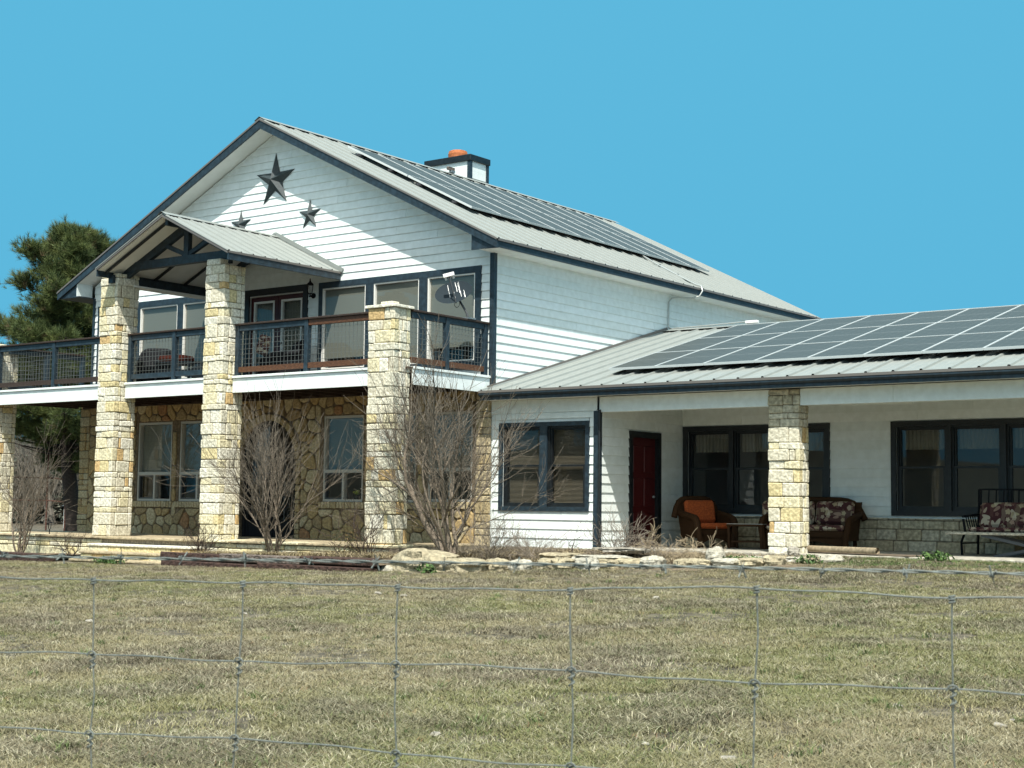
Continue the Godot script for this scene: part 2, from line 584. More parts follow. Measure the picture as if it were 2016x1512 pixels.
func frame(parent: Node3D, u0: float, u1: float, v0: float, v1: float, t: float, w0: float, w1: float, m: Material, called := "frame") -> void:
	var b := Build.new()
	b.box(Vector3(u0, v0, w0), Vector3(u0 + t, v1, w1))
	b.box(Vector3(u1 - t, v0, w0), Vector3(u1, v1, w1))
	b.box(Vector3(u0 + t, v1 - t, w0), Vector3(u1 - t, v1, w1 - 0.001))
	b.box(Vector3(u0 + t, v0, w0), Vector3(u1 - t, v0 + t, w1 - 0.001))
	put(called, b, m, parent)


func picture_window(g: Node3D, u0: float, u1: float, v0: float, v1: float, gap: float) -> void:
	frame(g, u0, u1, v0, v1, 0.030, -0.07, 0.03, mats.vinyl)
	pane(g, u0 + 0.03, u1 - 0.03, v0 + 0.03, v1 - 0.03, -0.012)
	boxed("roller_shade", Vector3(u0 + 0.032, v0 + gap, -0.045), Vector3(u1 - 0.032, v1 - 0.032, -0.035), mats.solar_shade, g)


func slider_window(g: Node3D, u0: float, u1: float, v0: float, v1: float) -> void:
	var mid := v0 + 0.65
	frame(g, u0, u1, v0, v1, 0.05, -0.15, -0.02, mats.frame_metal)
	boxed("transom", Vector3(u0 + 0.05, mid - 0.03, -0.14), Vector3(u1 - 0.05, mid + 0.04, -0.015), mats.frame_metal, g)
	var c := (u0 + u1) / 2
	boxed("mullion", Vector3(c - 0.028, v0 + 0.05, -0.13), Vector3(c + 0.028, mid - 0.03, -0.018), mats.frame_metal, g)
	frame(g, u0 + 0.05, c - 0.028, v0 + 0.05, mid - 0.03, 0.035, -0.11, -0.035, mats.iron_grey, "sash")
	pane(g, u0 + 0.05, u1 - 0.05, mid + 0.04, v1 - 0.05, -0.08)
	pane(g, u0 + 0.085, c - 0.063, v0 + 0.085, mid - 0.065, -0.08)
	pane(g, c + 0.028, u1 - 0.05, v0 + 0.05, mid - 0.03, -0.08)
	boxed("roller_shade", Vector3(u0 + 0.06, mid + 0.05, -0.14), Vector3(u1 - 0.06, v1 - 0.06, -0.13), mats.solar_shade, g)


func hung_window(g: Node3D, u0: float, u1: float, v0: float, v1: float, m: Material, blinds: int) -> void:
	var mid := (v0 + v1) / 2 + 0.02
	frame(g, u0, u1, v0, v1, 0.035, -0.14, -0.01, m)
	frame(g, u0 + 0.035, u1 - 0.035, mid - 0.02, v1 - 0.035, 0.03, -0.12, -0.05, m, "upper_sash")
	frame(g, u0 + 0.035, u1 - 0.035, v0 + 0.035, mid + 0.02, 0.045, -0.09, -0.02, m, "lower_sash")
	pane(g, u0 + 0.065, u1 - 0.065, mid + 0.01, v1 - 0.065, -0.09)
	pane(g, u0 + 0.08, u1 - 0.08, v0 + 0.08, mid - 0.025, -0.05)
	if blinds == 1:
		var b := Build.new()
		var y := v0 + 0.06
		while y < v1 - 0.05:
			b.hexa([Vector3(u0 + 0.05, y, -0.155), Vector3(u1 - 0.05, y, -0.155), Vector3(u1 - 0.05, y + 0.012, -0.178), Vector3(u0 + 0.05, y + 0.012, -0.178),
				Vector3(u0 + 0.05, y + 0.002, -0.155), Vector3(u1 - 0.05, y + 0.002, -0.155), Vector3(u1 - 0.05, y + 0.014, -0.178), Vector3(u0 + 0.05, y + 0.014, -0.178)])
			y += 0.0245
		put("blind_slats", b, mats.blind, g).set_meta("kind", "stuff")
	elif blinds == 2:
		var b := Build.new()  # a pleated valance across the top
		var n := 22
		for k in n:
			var a := u0 + 0.05 + (u1 - u0 - 0.1) * k / n
			var c := u0 + 0.05 + (u1 - u0 - 0.1) * (k + 1) / n
			var wa := -0.22 + 0.02 * (k % 2)
			var wc := -0.22 + 0.02 * ((k + 1) % 2)
			b.quad(Vector3(a, v1 - 0.42, wa), Vector3(c, v1 - 0.42, wc), Vector3(c, v1 - 0.04, wc), Vector3(a, v1 - 0.04, wa))
		put("valance", b, mats.curtain, g)


# ---------------------------------------------------------------- roofs
func roof_sheets(parent: Node3D, a: Vector3, along: Vector3, down: Vector3, n: int, w: float, rib := 0.032) -> void:
	var nrm := along.cross(down).normalized()
	var flip := false
	if nrm.y < 0.0:
		nrm = -nrm
		flip = true
	var prof := [[0.0, 0.0], [0.012, rib], [0.05, rib], [0.062, 0.0], [w * 0.42, 0.0], [w * 0.42 + 0.012, 0.008], [w * 0.42 + 0.04, 0.008], [w * 0.42 + 0.052, 0.0],
		[w * 0.72, 0.0], [w * 0.72 + 0.012, 0.008], [w * 0.72 + 0.04, 0.008], [w * 0.72 + 0.052, 0.0], [w - 0.024, 0.0], [w - 0.022, -0.02], [w - 0.002, -0.02], [w - 0.001, 0.0]]
	for i in n:
		var b := Build.new()
		var o := a + along * (w * i)
		for k in prof.size() - 1:
			var p: Vector3 = o + along * prof[k][0] + nrm * prof[k][1]
			var q: Vector3 = o + along * prof[k + 1][0] + nrm * prof[k + 1][1]
			if flip: b.quad(p, p + down, q + down, q)
			else: b.quad(p, q, q + down, p + down)
		put("roof_sheet", b, mats.roof_metal, parent)


func main_house() -> void:
	var house := thing("farmhouse", "white two-storey gabled farmhouse with slate blue trim and fieldstone ground floor", "house")
	var H := 9.955  # underside of the rake at the ridge
	# --- upper front wall
	var holes := [[-12.40, -11.08, 4.45, 6.24], [-10.83, -9.47, 4.45, 6.24], [-9.27, -7.95, 4.45, 6.24], [-7.04, -5.26, 4.12, 6.24],
		[-4.71, -3.43, 4.45, 6.235], [-3.20, -1.93, 4.45, 6.235], [-1.70, -0.445, 4.45, 6.235]]
	var wall := put("front_wall", wall_mesh(-12.63, 0.0, 3.95, 6.62, -0.2, 0.0, holes), mats.white_siding, house)
	var cov := [[-12.46, -7.86, 4.0, 6.385], [-7.17, -5.16, 4.0, 6.385], [-4.82, -0.295, 4.0, 6.371]]
	var span := func(y: float) -> Array: return [maxf(-12.63, -6.3 - (H - y) / 0.477), minf(-0.075, -6.3 + (H - y) / 0.5)]
	siding(wall, 4.1158, 9.95, 0.1732, span, cov, mats.white_siding)
	var gable := Build.new()
	gable.prism([Vector3(-12.63, 6.62, -0.2), Vector3(0, 6.62, -0.2), Vector3(0.0, 6.78, -0.2), Vector3(-6.3, H, -0.2), Vector3(-12.63, 6.78, -0.2)], Vector3(0, 0, 0.2))
	put("gable_wall", gable, mats.white_siding, house)
	# --- side wall seen above the wing
	var side := put("side_wall", wall_mesh(0.0, 14.0, 0.5, 6.66, -0.2, 0.0, []), mats.white_siding, house)
	side.rotation.y = PI / 2
	siding(side, 3.769, 6.62, 0.1732, func(_y: float) -> Array: return [0.075, 14.0], [], mats.white_siding)
	boxed("rear_wall", Vector3(-12.63, 0.3, -14.0), Vector3(-0.21, 9.9, -13.8), mats.white_siding, house).mesh = gable_end()
	boxed("flank_wall", Vector3(-12.63, 0.3, -13.79), Vector3(-12.43, 6.66, -0.21), mats.white_siding, house)
	boxed("upper_floor", Vector3(-12.42, 3.8, -13.79), Vector3(-0.21, 4.0, -0.21), mats.interior, house)
	boxed("inner_wall", Vector3(-12.42, 0.5, -5.1), Vector3(-0.21, 6.9, -5.0), mats.interior, house)
	boxed("upper_ceiling", Vector3(-12.42, 6.62, -13.79), Vector3(-0.21, 6.7, -0.21), mats.interior, house)
	boxed("ground_floor", Vector3(-12.42, 0.5, -13.79), Vector3(-0.21, 0.76, -0.26), mats.interior, house)
	# corner boards
	boxed("corner_board", Vector3(-0.07, 3.9, 0.003), Vector3(0.035, 6.6, 0.036), mats.slate_blue, house)
	boxed("corner_board", Vector3(0.003, 3.9, -0.07), Vector3(0.034, 6.598, 0.002), mats.slate_blue, house)
	boxed("corner_board", Vector3(-12.665, 4.1, 0.003), Vector3(-12.58, 6.6, 0.04), mats.slate_blue, house)
	main_roof(house)
	# --- upper windows
	var g := node("window_group", house)
	casing(g, -4.82, -0.295, 4.28, 6.371, [[-4.71, -3.43], [-3.20, -1.93], [-1.70, -0.445]], 4.45, 6.235)
	picture_window(g, -4.71, -3.43, 4.45, 6.235, 0.24)
	picture_window(g, -3.20, -1.93, 4.45, 6.235, 0.07)
	picture_window(g, -1.70, -0.445, 4.45, 6.235, 0.30)
	g = node("window_group", house)
	casing(g, -12.46, -7.86, 4.28, 6.39, [[-12.40, -11.08], [-10.83, -9.47], [-9.27, -7.95]], 4.45, 6.24)
	picture_window(g, -12.40, -11.08, 4.45, 6.24, 0.07)
	picture_window(g, -10.83, -9.47, 4.45, 6.24, 0.07)
	picture_window(g, -9.27, -7.95, 4.45, 6.24, 0.07)
	# --- glazed double door onto the balcony
	var d := node("double_door", house)
	frame(d, -7.165, -5.165, 4.11, 6.38, 0.14, 0.002, 0.04, mats.dark_casing, "casing")
	boxed("head_strip", Vector3(-7.0, 6.205, -0.02), Vector3(-5.3, 6.22, 0.03), mats.vinyl, d)
	for s in 2:
		var u := -7.02 if s == 0 else -6.145
		var leaf := node("leaf", d)
		frame(leaf, u, u + 0.86, 4.13, 6.2, 0.1, -0.1, -0.04, mats.crimson, "stiles")
		boxed("lower_rail", Vector3(u + 0.1, 4.2, -0.095), Vector3(u + 0.76, 4.32, -0.041), mats.crimson, leaf)
		frame(leaf, u + 0.1, u + 0.76, 4.32, 6.1, 0.045, -0.09, -0.025, mats.vinyl, "light_frame")
		pane(leaf, u + 0.145, u + 0.715, 4.365, 6.055, -0.06)
		var c := Build.new()
		for k in 16:
			var a := u + 0.12 + 0.62 * k / 16
			var e := u + 0.12 + 0.62 * (k + 1) / 16
			c.quad(Vector3(a, 4.35, -0.14 - 0.03 * (k % 2)), Vector3(e, 4.35, -0.14 - 0.03 * ((k + 1) % 2)), Vector3(e, 6.08, -0.14 - 0.03 * ((k + 1) % 2)), Vector3(a, 6.08, -0.14 - 0.03 * (k % 2)))
		put("curtain", c, mats.solar_shade, leaf)
	boxed("lever_handle", Vector3(-6.1, 5.1, -0.04), Vector3(-6.0, 5.13, 0.01), mats.iron_grey, d)
	ground_floor_wall(house)


func gable_end() -> ArrayMesh:
	var b := Build.new()
	b.prism([Vector3(-12.63, 0.3, -14.0), Vector3(-0.21, 0.3, -14.0), Vector3(-0.21, 6.66, -14.0), Vector3(-6.3, 9.7, -14.0), Vector3(-12.63, 6.66, -14.0)], Vector3(0, 0, 0.2))
	return b.mesh()


func casing(g: Node3D, u0: float, u1: float, v0: float, v1: float, gaps: Array, g0: float, g1: float) -> void:
	boxed("head_casing", Vector3(u0, g1, 0.002), Vector3(u1, v1, 0.044), mats.slate_blue, g)
	boxed("sill_casing", Vector3(u0, v0, 0.002), Vector3(u1, g0, 0.044), mats.slate_blue, g)
	var p := u0
	for k in gaps.size() + 1:
		var q: float = gaps[k][0] if k < gaps.size() else u1
		if q - p > 0.01: boxed("mullion_casing", Vector3(p, g0, 0.002), Vector3(q, g1, 0.042), mats.slate_blue, g)
		if k < gaps.size(): p = gaps[k][1]


func main_roof(house: Node3D) -> void:
	var rx := -6.3
	var ry := 10.16
	var roof := node("roof", house)
	var ZF := 0.52
	var ZB := -14.25
	for s in [1, -1]:
		var ex := 0.48 if s > 0 else -13.45
		var ey := 6.775 if s > 0 else 6.76
		var down := Vector3(ex - rx, ey - ry, 0)
		var b := Build.new()  # boarded deck under the metal, painted white below
		var q := [Vector3(rx, ry - 0.01, ZB), Vector3(rx, ry - 0.19, ZB), Vector3(ex - 0.025 * s, ey - 0.15, ZB), Vector3(ex - 0.025 * s, ey - 0.01, ZB)]
		if s < 0: q.reverse()
		b.prism(q, Vector3(0, 0, ZF - 0.02 - ZB))
		put("roof_deck", b, mats.soffit, roof)
		if s > 0: roof_sheets(roof, Vector3(rx, ry, ZF + 0.03) + Vector3(0, 0.002, 0), Vector3(0, 0, -1), down * 1.004, 31, (ZF + 0.03 - ZB) / 31.0)
		else: roof_sheets(roof, Vector3(rx, ry, ZB) + Vector3(0, 0.002, 0), Vector3(0, 0, 1), down * 1.004, 31, (ZF + 0.03 - ZB) / 31.0)
		for z in [ZF - 0.02, ZB - 0.04]:  # rake boards
			var f := Build.new()
			var p := [Vector3(rx, ry - 0.02, z), Vector3(rx, ry - 0.215, z), Vector3(ex, ey - 0.19, z), Vector3(ex, ey - 0.02, z)]
			if s < 0: p.reverse()
			f.prism(p, Vector3(0, 0, 0.04))
			put("rake_board", f, mats.slate_blue, roof)
		var e := Build.new()
		var t := [Vector3(rx, ry + 0.012, ZF + 0.021), Vector3(rx, ry - 0.03, ZF + 0.021), Vector3(ex, ey - 0.03, ZF + 0.021), Vector3(ex, ey + 0.012, ZF + 0.021)]
		if s < 0: t.reverse()
		e.prism(t, Vector3(0, 0, 0.016))
		put("rake_flashing", e, mats.drip_edge, roof)
		boxed("eave_board", Vector3(minf(ex, ex - 0.03 * s), ey - 0.165, ZB), Vector3(maxf(ex, ex - 0.03 * s), ey - 0.02, ZF - 0.022), mats.slate_blue, roof)
		boxed("drip_edge", Vector3(minf(ex + 0.005 * s, ex + 0.03 * s), ey - 0.045, ZB), Vector3(maxf(ex + 0.005 * s, ex + 0.03 * s), ey + 0.004, ZF), mats.drip_edge, roof)
	boxed("eave_soffit", Vector3(0.0, 6.60, -14.2), Vector3(0.45, 6.622, 0.495), mats.soffit, roof)
	boxed("eave_soffit", Vector3(-13.42, 6.595, -14.2), Vector3(-12.63, 6.618, 0.495), mats.slate_blue, roof)
	boxed("box_return", Vector3(-12.76, 6.62, 0.03), Vector3(-12.72, 7.05, 0.495), mats.white_trim, roof)
	var tri := Build.new()
	tri.prism([Vector3(-0.19, 6.605, 0.47), Vector3(0.478, 6.595, 0.47), Vector3(0.478, 6.7, 0.47), Vector3(-0.19, 7.0, 0.47)], Vector3(0, 0, 0.026))
	put("eave_return", tri, mats.slate_blue, roof)
	tri = Build.new()
	tri.prism([Vector3(-13.448, 6.592, 0.47), Vector3(-12.74, 6.60, 0.47), Vector3(-12.74, 7.0, 0.47), Vector3(-13.448, 6.7, 0.47)], Vector3(0, 0, 0.026))
	put("eave_return", tri, mats.slate_blue, roof)
	var cap := Build.new()
	for k in 11:
		var z0 := ZF + 0.04 - 1.35 * k
		var z1 := maxf(z0 - 1.36, ZB)
		for s in [1, -1]:
			var p := [Vector3(rx, ry + 0.055 + 0.002 * (k % 2), z0), Vector3(rx + 0.16 * s, ry - 0.03, z0), Vector3(rx + 0.16 * s, ry - 0.03, z1), Vector3(rx, ry + 0.055, z1)]
			if s < 0: p.reverse()
			cap.quad(p[0], p[1], p[2], p[3])
	put("ridge_cap", cap, mats.roof_metal, roof)
	# chimney behind the ridge
	var c := node("chimney", house)
	var x0 := -8.07; var x1 := -6.5; var z1 := -7.35; var z0 := -8.18
	boxed("stack", Vector3(x0 + 0.03, 9.2, z0 + 0.03), Vector3(x1 - 0.03, 10.8, z1 - 0.03), mats.white_siding, c)
	for k in 4:
		var cx := [x0, x1 - 0.1, x0, x1 - 0.1][k] as float
		var cz := [z1 - 0.1, z1 - 0.1, z0, z0][k] as float
		boxed("corner_trim", Vector3(cx, 9.25, cz), Vector3(cx + 0.1, 10.79, cz + 0.1), mats.slate_blue, c)
	boxed("flashing", Vector3(x1 - 0.028, 9.3, z0 + 0.1), Vector3(x1 - 0.012, 10.32, z1 - 0.1), mats.roof_metal, c)
	boxed("cap_board", Vector3(x0 - 0.03, 10.785, z0 - 0.03), Vector3(x1 + 0.03, 10.955, z1 + 0.03), mats.dark_casing, c, 0.01)
	var fl := Build.new()
	fl.lathe(Vector3(-7.25, 10.95, -7.75), [[0.26, 0.0], [0.27, 0.16], [0.25, 0.24], [0.2, 0.26], [0.2, 0.1]], 20)
	put("flue_pot", fl, mats.terracotta, c)


# ---------------------------------------------------------------- fieldstone ground floor
func ground_floor_wall(house: Node3D) -> void:
	var wins := [[-10.81, -9.57, 1.555, 3.43], [-9.30, -8.06, 1.555, 3.43], [-4.62, -3.44, 1.58, 3.43], [-3.15, -1.97, 1.58, 3.43], [-1.65, -0.48, 1.60, 3.43]]
	var holes := wins.duplicate()
	holes.append([-7.175, -5.415, 0.5, 3.38])
	var wall := put("stone_wall", wall_mesh(-13.03, 0.0, 0.4, 3.98, -0.25, 0.0, holes), mats.mortar_dark, house)
	# the arch: fill the corners above the curve
	var ax := -6.295
	var fill := Build.new()
	for s in [-1, 1]:
		var pts := []
		for k in 9:
			var a := PI / 2 * k / 8
			pts.append(Vector2(ax + s * 0.88 * cos(a), 2.5 + 0.88 * sin(a)))
		for k in 8:
			var p: Vector2 = pts[k]
			var q: Vector2 = pts[k + 1]
			var poly := [Vector3(p.x, p.y, -0.25), Vector3(ax + s * 0.88, p.y, -0.25), Vector3(ax + s * 0.88, q.y, -0.25), Vector3(q.x, q.y, -0.25)]
			if s < 0: poly.reverse()
			fill.prism(poly, Vector3(0, 0, 0.248))
	put("arch_spandrel", fill, mats.mortar_dark, house)
	# irregular stones: cells round scattered points
	var sills := []
	for w in wins: sills.append([w[0] - 0.06, w[1] + 0.06, w[2] - 0.16, w[3] + 0.02])
	sills.append([-7.33, -5.26, 0.4, 2.5])
	sills.append([-0.40, 0.1, 0.3, 4.2])
	sills.append([-13.2, -12.64, 0.3, 4.2])
	var seeds := []
	var nx := 44
	var ny := 12
	for i in nx:
		for j in ny:
			var p := Vector2(-12.64 + 12.24 * (i + 0.5 + rng.randf_range(-0.42, 0.42) + 0.25 * (j % 2)) / nx, 0.72 + 3.2 * (j + 0.5 + rng.randf_range(-0.40, 0.40)) / ny)
			var ok := true
			for r in sills:
				if p.x > r[0] and p.x < r[1] and p.y > r[2] and p.y < r[3]: ok = false
			if Vector2(p.x - ax, p.y - 2.5).length() < 1.06 and p.y > 2.45: ok = false
			if ok: seeds.append(p)
	for a: Vector2 in seeds:
		var poly := [Vector2(a.x - 0.45, a.y - 0.45), Vector2(a.x + 0.45, a.y - 0.45), Vector2(a.x + 0.45, a.y + 0.45), Vector2(a.x - 0.45, a.y + 0.45)]
		for b: Vector2 in seeds:
			if b != a and a.distance_squared_to(b) < 0.9: poly = clip(poly, (a + b) / 2, (b - a).normalized())
		for r in sills:
			if a.x <= r[0]: poly = clip(poly, Vector2(r[0], 0), Vector2(1, 0)) if a.y > r[2] - 0.3 and a.y < r[3] + 0.3 and a.x > r[0] - 0.5 else poly
			elif a.x >= r[1]: poly = clip(poly, Vector2(r[1], 0), Vector2(-1, 0)) if a.y > r[2] - 0.3 and a.y < r[3] + 0.3 and a.x < r[1] + 0.5 else poly
			elif a.y <= r[2]: poly = clip(poly, Vector2(0, r[2]), Vector2(0, 1))
			elif a.y >= r[3]: poly = clip(poly, Vector2(0, r[3]), Vector2(0, -1))
		var away := a - Vector2(ax, 2.5)
		if away.length() < 1.6 and a.y > 2.3: poly = clip(poly, Vector2(ax, 2.5) + away.normalized() * 1.04, -away.normalized())
		poly = clip(poly, Vector2(0, 3.96), Vector2(0, 1))
		poly = clip(poly, Vector2(0, 0.70), Vector2(0, -1))
		if poly.size() < 3: continue
		var st := stone_cell(poly, rng.randf_range(0.010, 0.017), 0.035 + rng.randf_range(-0.008, 0.014))
		if st != null:
			var tone := rng.randi() % 5
			if rng.randf() < 0.03: tone = 5
			put("stone", st, mats["field_%d" % tone], wall)
	# dressed quoins at both ends
	courses(wall, -0.39, -0.005, 0.7, 3.95, 0.03, 0.2, "field", [0.13, 0.16, 0.2, 0.24], [0.14, 0.34], [], "quoin", func(_y: float) -> int: return 4 if rng.randf() < 0.7 else 1, 0.01)
	courses(wall, -13.03, -12.65, 0.7, 3.95, 0.03, 0.2, "field", [0.13, 0.16, 0.2, 0.24], [0.14, 0.34], [], "quoin", func(_y: float) -> int: return rng.randi() % 5, 0.01)
	# the end of the wall past the siding
	var v := node("end_wall", house, Vector3(-12.64, 0, 0), PI / 2)
	courses(v, 0.0, 0.24, 0.7, 3.95, 0.004, 0.05, "field", [0.13, 0.16, 0.2], [0.1, 0.24], [], "quoin")
	# soldier-course sills
	for w in wins:
		var n := int((w[1] - w[0] + 0.16) / 0.085)
		for k in n:
			var p: float = w[0] - 0.08 + (w[1] - w[0] + 0.16) * k / n
			var b := Build.new()
			b.cbox(Vector3(p + 0.005, w[2] - 0.145 + rng.randf_range(-0.006, 0.006), -0.06), Vector3(p + (w[1] - w[0] + 0.16) / n - 0.005, w[2] - 0.008, 0.055 + rng.randf_range(-0.006, 0.006)), 0.009, 0.003, rng)
			put("sill_stone", b, mats["field_%d" % [4, 1, 4, 4][rng.randi() % 4]], wall)
		var g := node("window", house)
		slider_window(g, w[0], w[1], w[2], w[3])
	# voussoirs
	for k in 17:
		var a0 := PI * k / 17 + 0.012
		var a1 := PI * (k + 1) / 17 - 0.012
		var r1 := 1.02 + rng.randf_range(-0.012, 0.012)
		var b := Build.new()
		var d := Vector3(0, 0, 0.16 + rng.randf_range(0.0, 0.02))
		b.prism([Vector3(ax + 0.885 * cos(a0), 2.5 + 0.885 * sin(a0), -0.1), Vector3(ax + r1 * cos(a0), 2.5 + r1 * sin(a0), -0.1), Vector3(ax + r1 * cos(a1), 2.5 + r1 * sin(a1), -0.1), Vector3(ax + 0.885 * cos(a1), 2.5 + 0.885 * sin(a1), -0.1)], d)
		put("arch_stone", b, mats["field_%d" % (rng.randi() % 5)], wall)
	for s in [-1, 1]:
		courses(wall, ax - 1.03 if s < 0 else ax + 0.885, ax - 0.885 if s < 0 else ax + 1.03, 0.72, 2.5, 0.06, 0.2, "field", [0.1, 0.14, 0.18], [0.145, 0.146], [], "jamb_stone", func(_y: float) -> int: return rng.randi() % 5)
	# arched double door of glass and wrought iron
	var door := node("arched_door", house)
	var arc := []
	for k in 21:
		var a := PI * k / 20
		arc.append(Vector3(ax + 0.84 * cos(a), 2.5 + 0.84 * sin(a), -0.1))
	var fr := [Vector3(ax + 0.84, 0.76, -0.1)] + arc + [Vector3(ax - 0.84, 0.76, -0.1)]
	var b := Build.new()
	b.tube(fr, 0.05, 6)
	put("frame", b, mats.iron, door)
	var leafy := [Vector3(ax - 0.80, 0.8, -0.16), Vector3(ax + 0.80, 0.8, -0.16)]
	for k in 13:
		var a := PI * k / 12
		leafy.append(Vector3(ax + 0.80 * cos(a), 2.5 + 0.80 * sin(a), -0.16))
	b = Build.new()
	for k in range(1, leafy.size() - 1): b.tri(leafy[0], leafy[k], leafy[k + 1])
	put("glass", b, mats.glass, door)
	boxed("meeting_stile", Vector3(ax - 0.07, 0.78, -0.2), Vector3(ax + 0.07, 3.3, -0.1), mats.iron, door)
	for s in [-1, 1]:
		boxed("kick_panel", Vector3(minf(ax + s * 0.07, ax + s * 0.82), 0.78, -0.19), Vector3(maxf(ax + s * 0.07, ax + s * 0.82), 1.15, -0.11), mats.iron, door)
		boxed("side_stile", Vector3(minf(ax + s * 0.72, ax + s * 0.84), 0.78, -0.2), Vector3(maxf(ax + s * 0.72, ax + s * 0.84), 2.5, -0.1), mats.iron, door)
		var sc := Build.new()
		for row in 6:
			for m in [-1, 1]:
				var pts := []
				for k in 22:
					var t := k / 21.0
					var rr := 0.15 * (1.0 - 0.75 * t)
					var an := 4.4 * PI * t * 0.6
					pts.append(Vector3(ax + s * 0.4 + m * (0.16 - rr * cos(an)), 1.32 + row * 0.27 + rr * sin(an), -0.13))
				sc.tube(pts, 0.011, 4, false)
		sc.bar(Vector3(ax + s * 0.4, 1.15, -0.13), Vector3(ax + s * 0.4, 3.1, -0.13), 0.02, 0.02)
		put("iron_scrolls", sc, mats.iron_grey, door)


func clip(poly: Array, p: Vector2, n: Vector2) -> Array:
	var out := []
	for i in poly.size():
		var a: Vector2 = poly[i]
		var b: Vector2 = poly[(i + 1) % poly.size()]
		var da := (a - p).dot(n)
		var db := (b - p).dot(n)
		if da <= 0.0: out.append(a)
		if (da < 0.0 and db > 0.0) or (da > 0.0 and db < 0.0): out.append(a.lerp(b, da / (da - db)))
	return out


# a rounded slab of stone from a convex outline (counter-clockwise), shrunk by the joint, standing out by h
func stone_cell(poly: Array, joint: float, h: float) -> Build:
	var p := PackedVector2Array(poly)
	var shr := Geometry2D.offset_polygon(p, -joint)
	if shr.is_empty() or shr[0].size() < 3: return null
	var ring: PackedVector2Array = shr[0]
	var area := 0.0
	for i in ring.size(): area += ring[i].cross(ring[(i + 1) % ring.size()])
	if absf(area) < 0.008: return null
	if area < 0: ring.reverse()
	# cut the corners once so that the outline is rounded
	var soft := []
	for i in ring.size():
		var a := ring[i]
		var b := ring[(i + 1) % ring.size()]
		soft.append(a.lerp(b, 0.22))
		soft.append(a.lerp(b, 0.78))
	var c := Vector2.ZERO
	for q: Vector2 in soft: c += q
	c /= soft.size()
	var b3 := Build.new()
	var m := soft.size()
	var tilt := Vector2(rng.randf_range(-0.03, 0.03), rng.randf_range(-0.03, 0.03))
	var top := []
	for q: Vector2 in soft:
		var i2: Vector2 = q + (c - q).normalized() * minf(0.022, q.distance_to(c) * 0.3)
		top.append(Vector3(i2.x, i2.y, h + (i2 - c).dot(tilt)))
	for i in m:
		var j := (i + 1) % m
		var q0: Vector2 = soft[i]
		var q1: Vector2 = soft[j]
		var z0: float = top[i].z - 0.014
		var z1: float = top[j].z - 0.014
		b3.quad(Vector3(q0.x, q0.y, -0.02), Vector3(q1.x, q1.y, -0.02), Vector3(q1.x, q1.y, z1), Vector3(q0.x, q0.y, z0))
		b3.quad(Vector3(q0.x, q0.y, z0), Vector3(q1.x, q1.y, z1), top[j], top[i])
		b3.tri(Vector3(c.x, c.y, h + rng.randf_range(0.0, 0.004)), top[i], top[j])
	return b3


# ---------------------------------------------------------------- balcony
func balcony() -> void:
	var b := thing("balcony", "white edged timber balcony deck spanning the gable front between stone pillars", "balcony")
	var fl := node("deck_boards", b)
	for k in 18:
		var z := 0.03 + 0.14 * k
		boxed("deck_board", Vector3(-13.7, 4.075, z), Vector3(-0.03, 4.1, z + 0.134), mats.joist_wood, fl)
	for k in 22: boxed("joist", Vector3(-13.1 + 0.6 * k, 3.84, 0.06), Vector3(-13.06 + 0.6 * k, 4.074, 2.55), mats.dark_wood, b)
	boxed("ledger", Vector3(-12.9, 3.83, 0.045), Vector3(-0.1, 4.07, 0.059), mats.dark_wood, b)
	var runs := [[-13.72, -10.6], [-10.596, -8.71], [-8.11, -5.30], [-4.71, -4.32], [-4.316, -0.75]]
	for r in runs:
		boxed("fascia_board", Vector3(r[0], 3.768, 2.555), Vector3(r[1], 4.062, 2.598), mats.white_trim, b, 0.004)
	for r in [[-13.72, -8.71], [-8.11, -5.30], [-4.71, -0.75]]:
		boxed("edge_strip", Vector3(r[0], 4.066, 2.5), Vector3(r[1], 4.112, 2.632), mats.white_trim, b, 0.004)
	boxed("fascia_board", Vector3(-0.07, 3.768, 0.05), Vector3(-0.025, 4.062, 2.40), mats.white_trim, b, 0.004)
	boxed("edge_strip", Vector3(-0.12, 4.066, 0.05), Vector3(0.005, 4.112, 2.40), mats.white_trim, b, 0.004)


# a railing along local x from 0 to len, posts at the given places; top_mats per bay
func railing(label: String, at: Vector3, turn: float, len_: float, posts: Array, tops: Array, bottoms: Array) -> void:
	var r := thing("balcony_railing", label, "railing", at, turn, "balcony railing sections")
	boxed("top_cap", Vector3(0, 5.152, -0.075), Vector3(len_, 5.19, 0.085), mats.dark_wood, r, 0.005)
	for p in posts: boxed("post", Vector3(p - 0.05, 4.115, -0.045), Vector3(p + 0.05, 5.15, 0.06), mats.slate_blue, r, 0.004)
	var ends := [0.0] + posts + [len_]
	var bays := []
	for k in ends.size() - 1:
		if ends[k + 1] - ends[k] > 0.3: bays.append([ends[k], ends[k + 1]])
	for k in bays.size():
		var a: float = bays[k][0] + (0.05 if bays[k][0] in posts else 0.0)
		var c: float = bays[k][1] - (0.05 if bays[k][1] in posts else 0.0)
		boxed("upper_rail", Vector3(a, 5.035, -0.03), Vector3(c, 5.15, 0.045), mats[tops[k % tops.size()]], r, 0.004)
		boxed("lower_rail", Vector3(a, 4.19, -0.03), Vector3(c, 4.295, 0.045), mats[bottoms[k % bottoms.size()]], r, 0.004)
		var w := Build.new()
		var x := a + 0.05
		while x < c - 0.02:
			w.bar(Vector3(x, 4.27, 0.0), Vector3(x, 5.06, 0.0), 0.006, 0.006)
			x += 0.1016
		var y := 4.36
		while y < 5.03:
			w.bar(Vector3(a, y, 0.004), Vector3(c, y, 0.004), 0.006, 0.006)
			y += 0.1016
		put("wire_mesh", w, mats.mesh_wire, r)


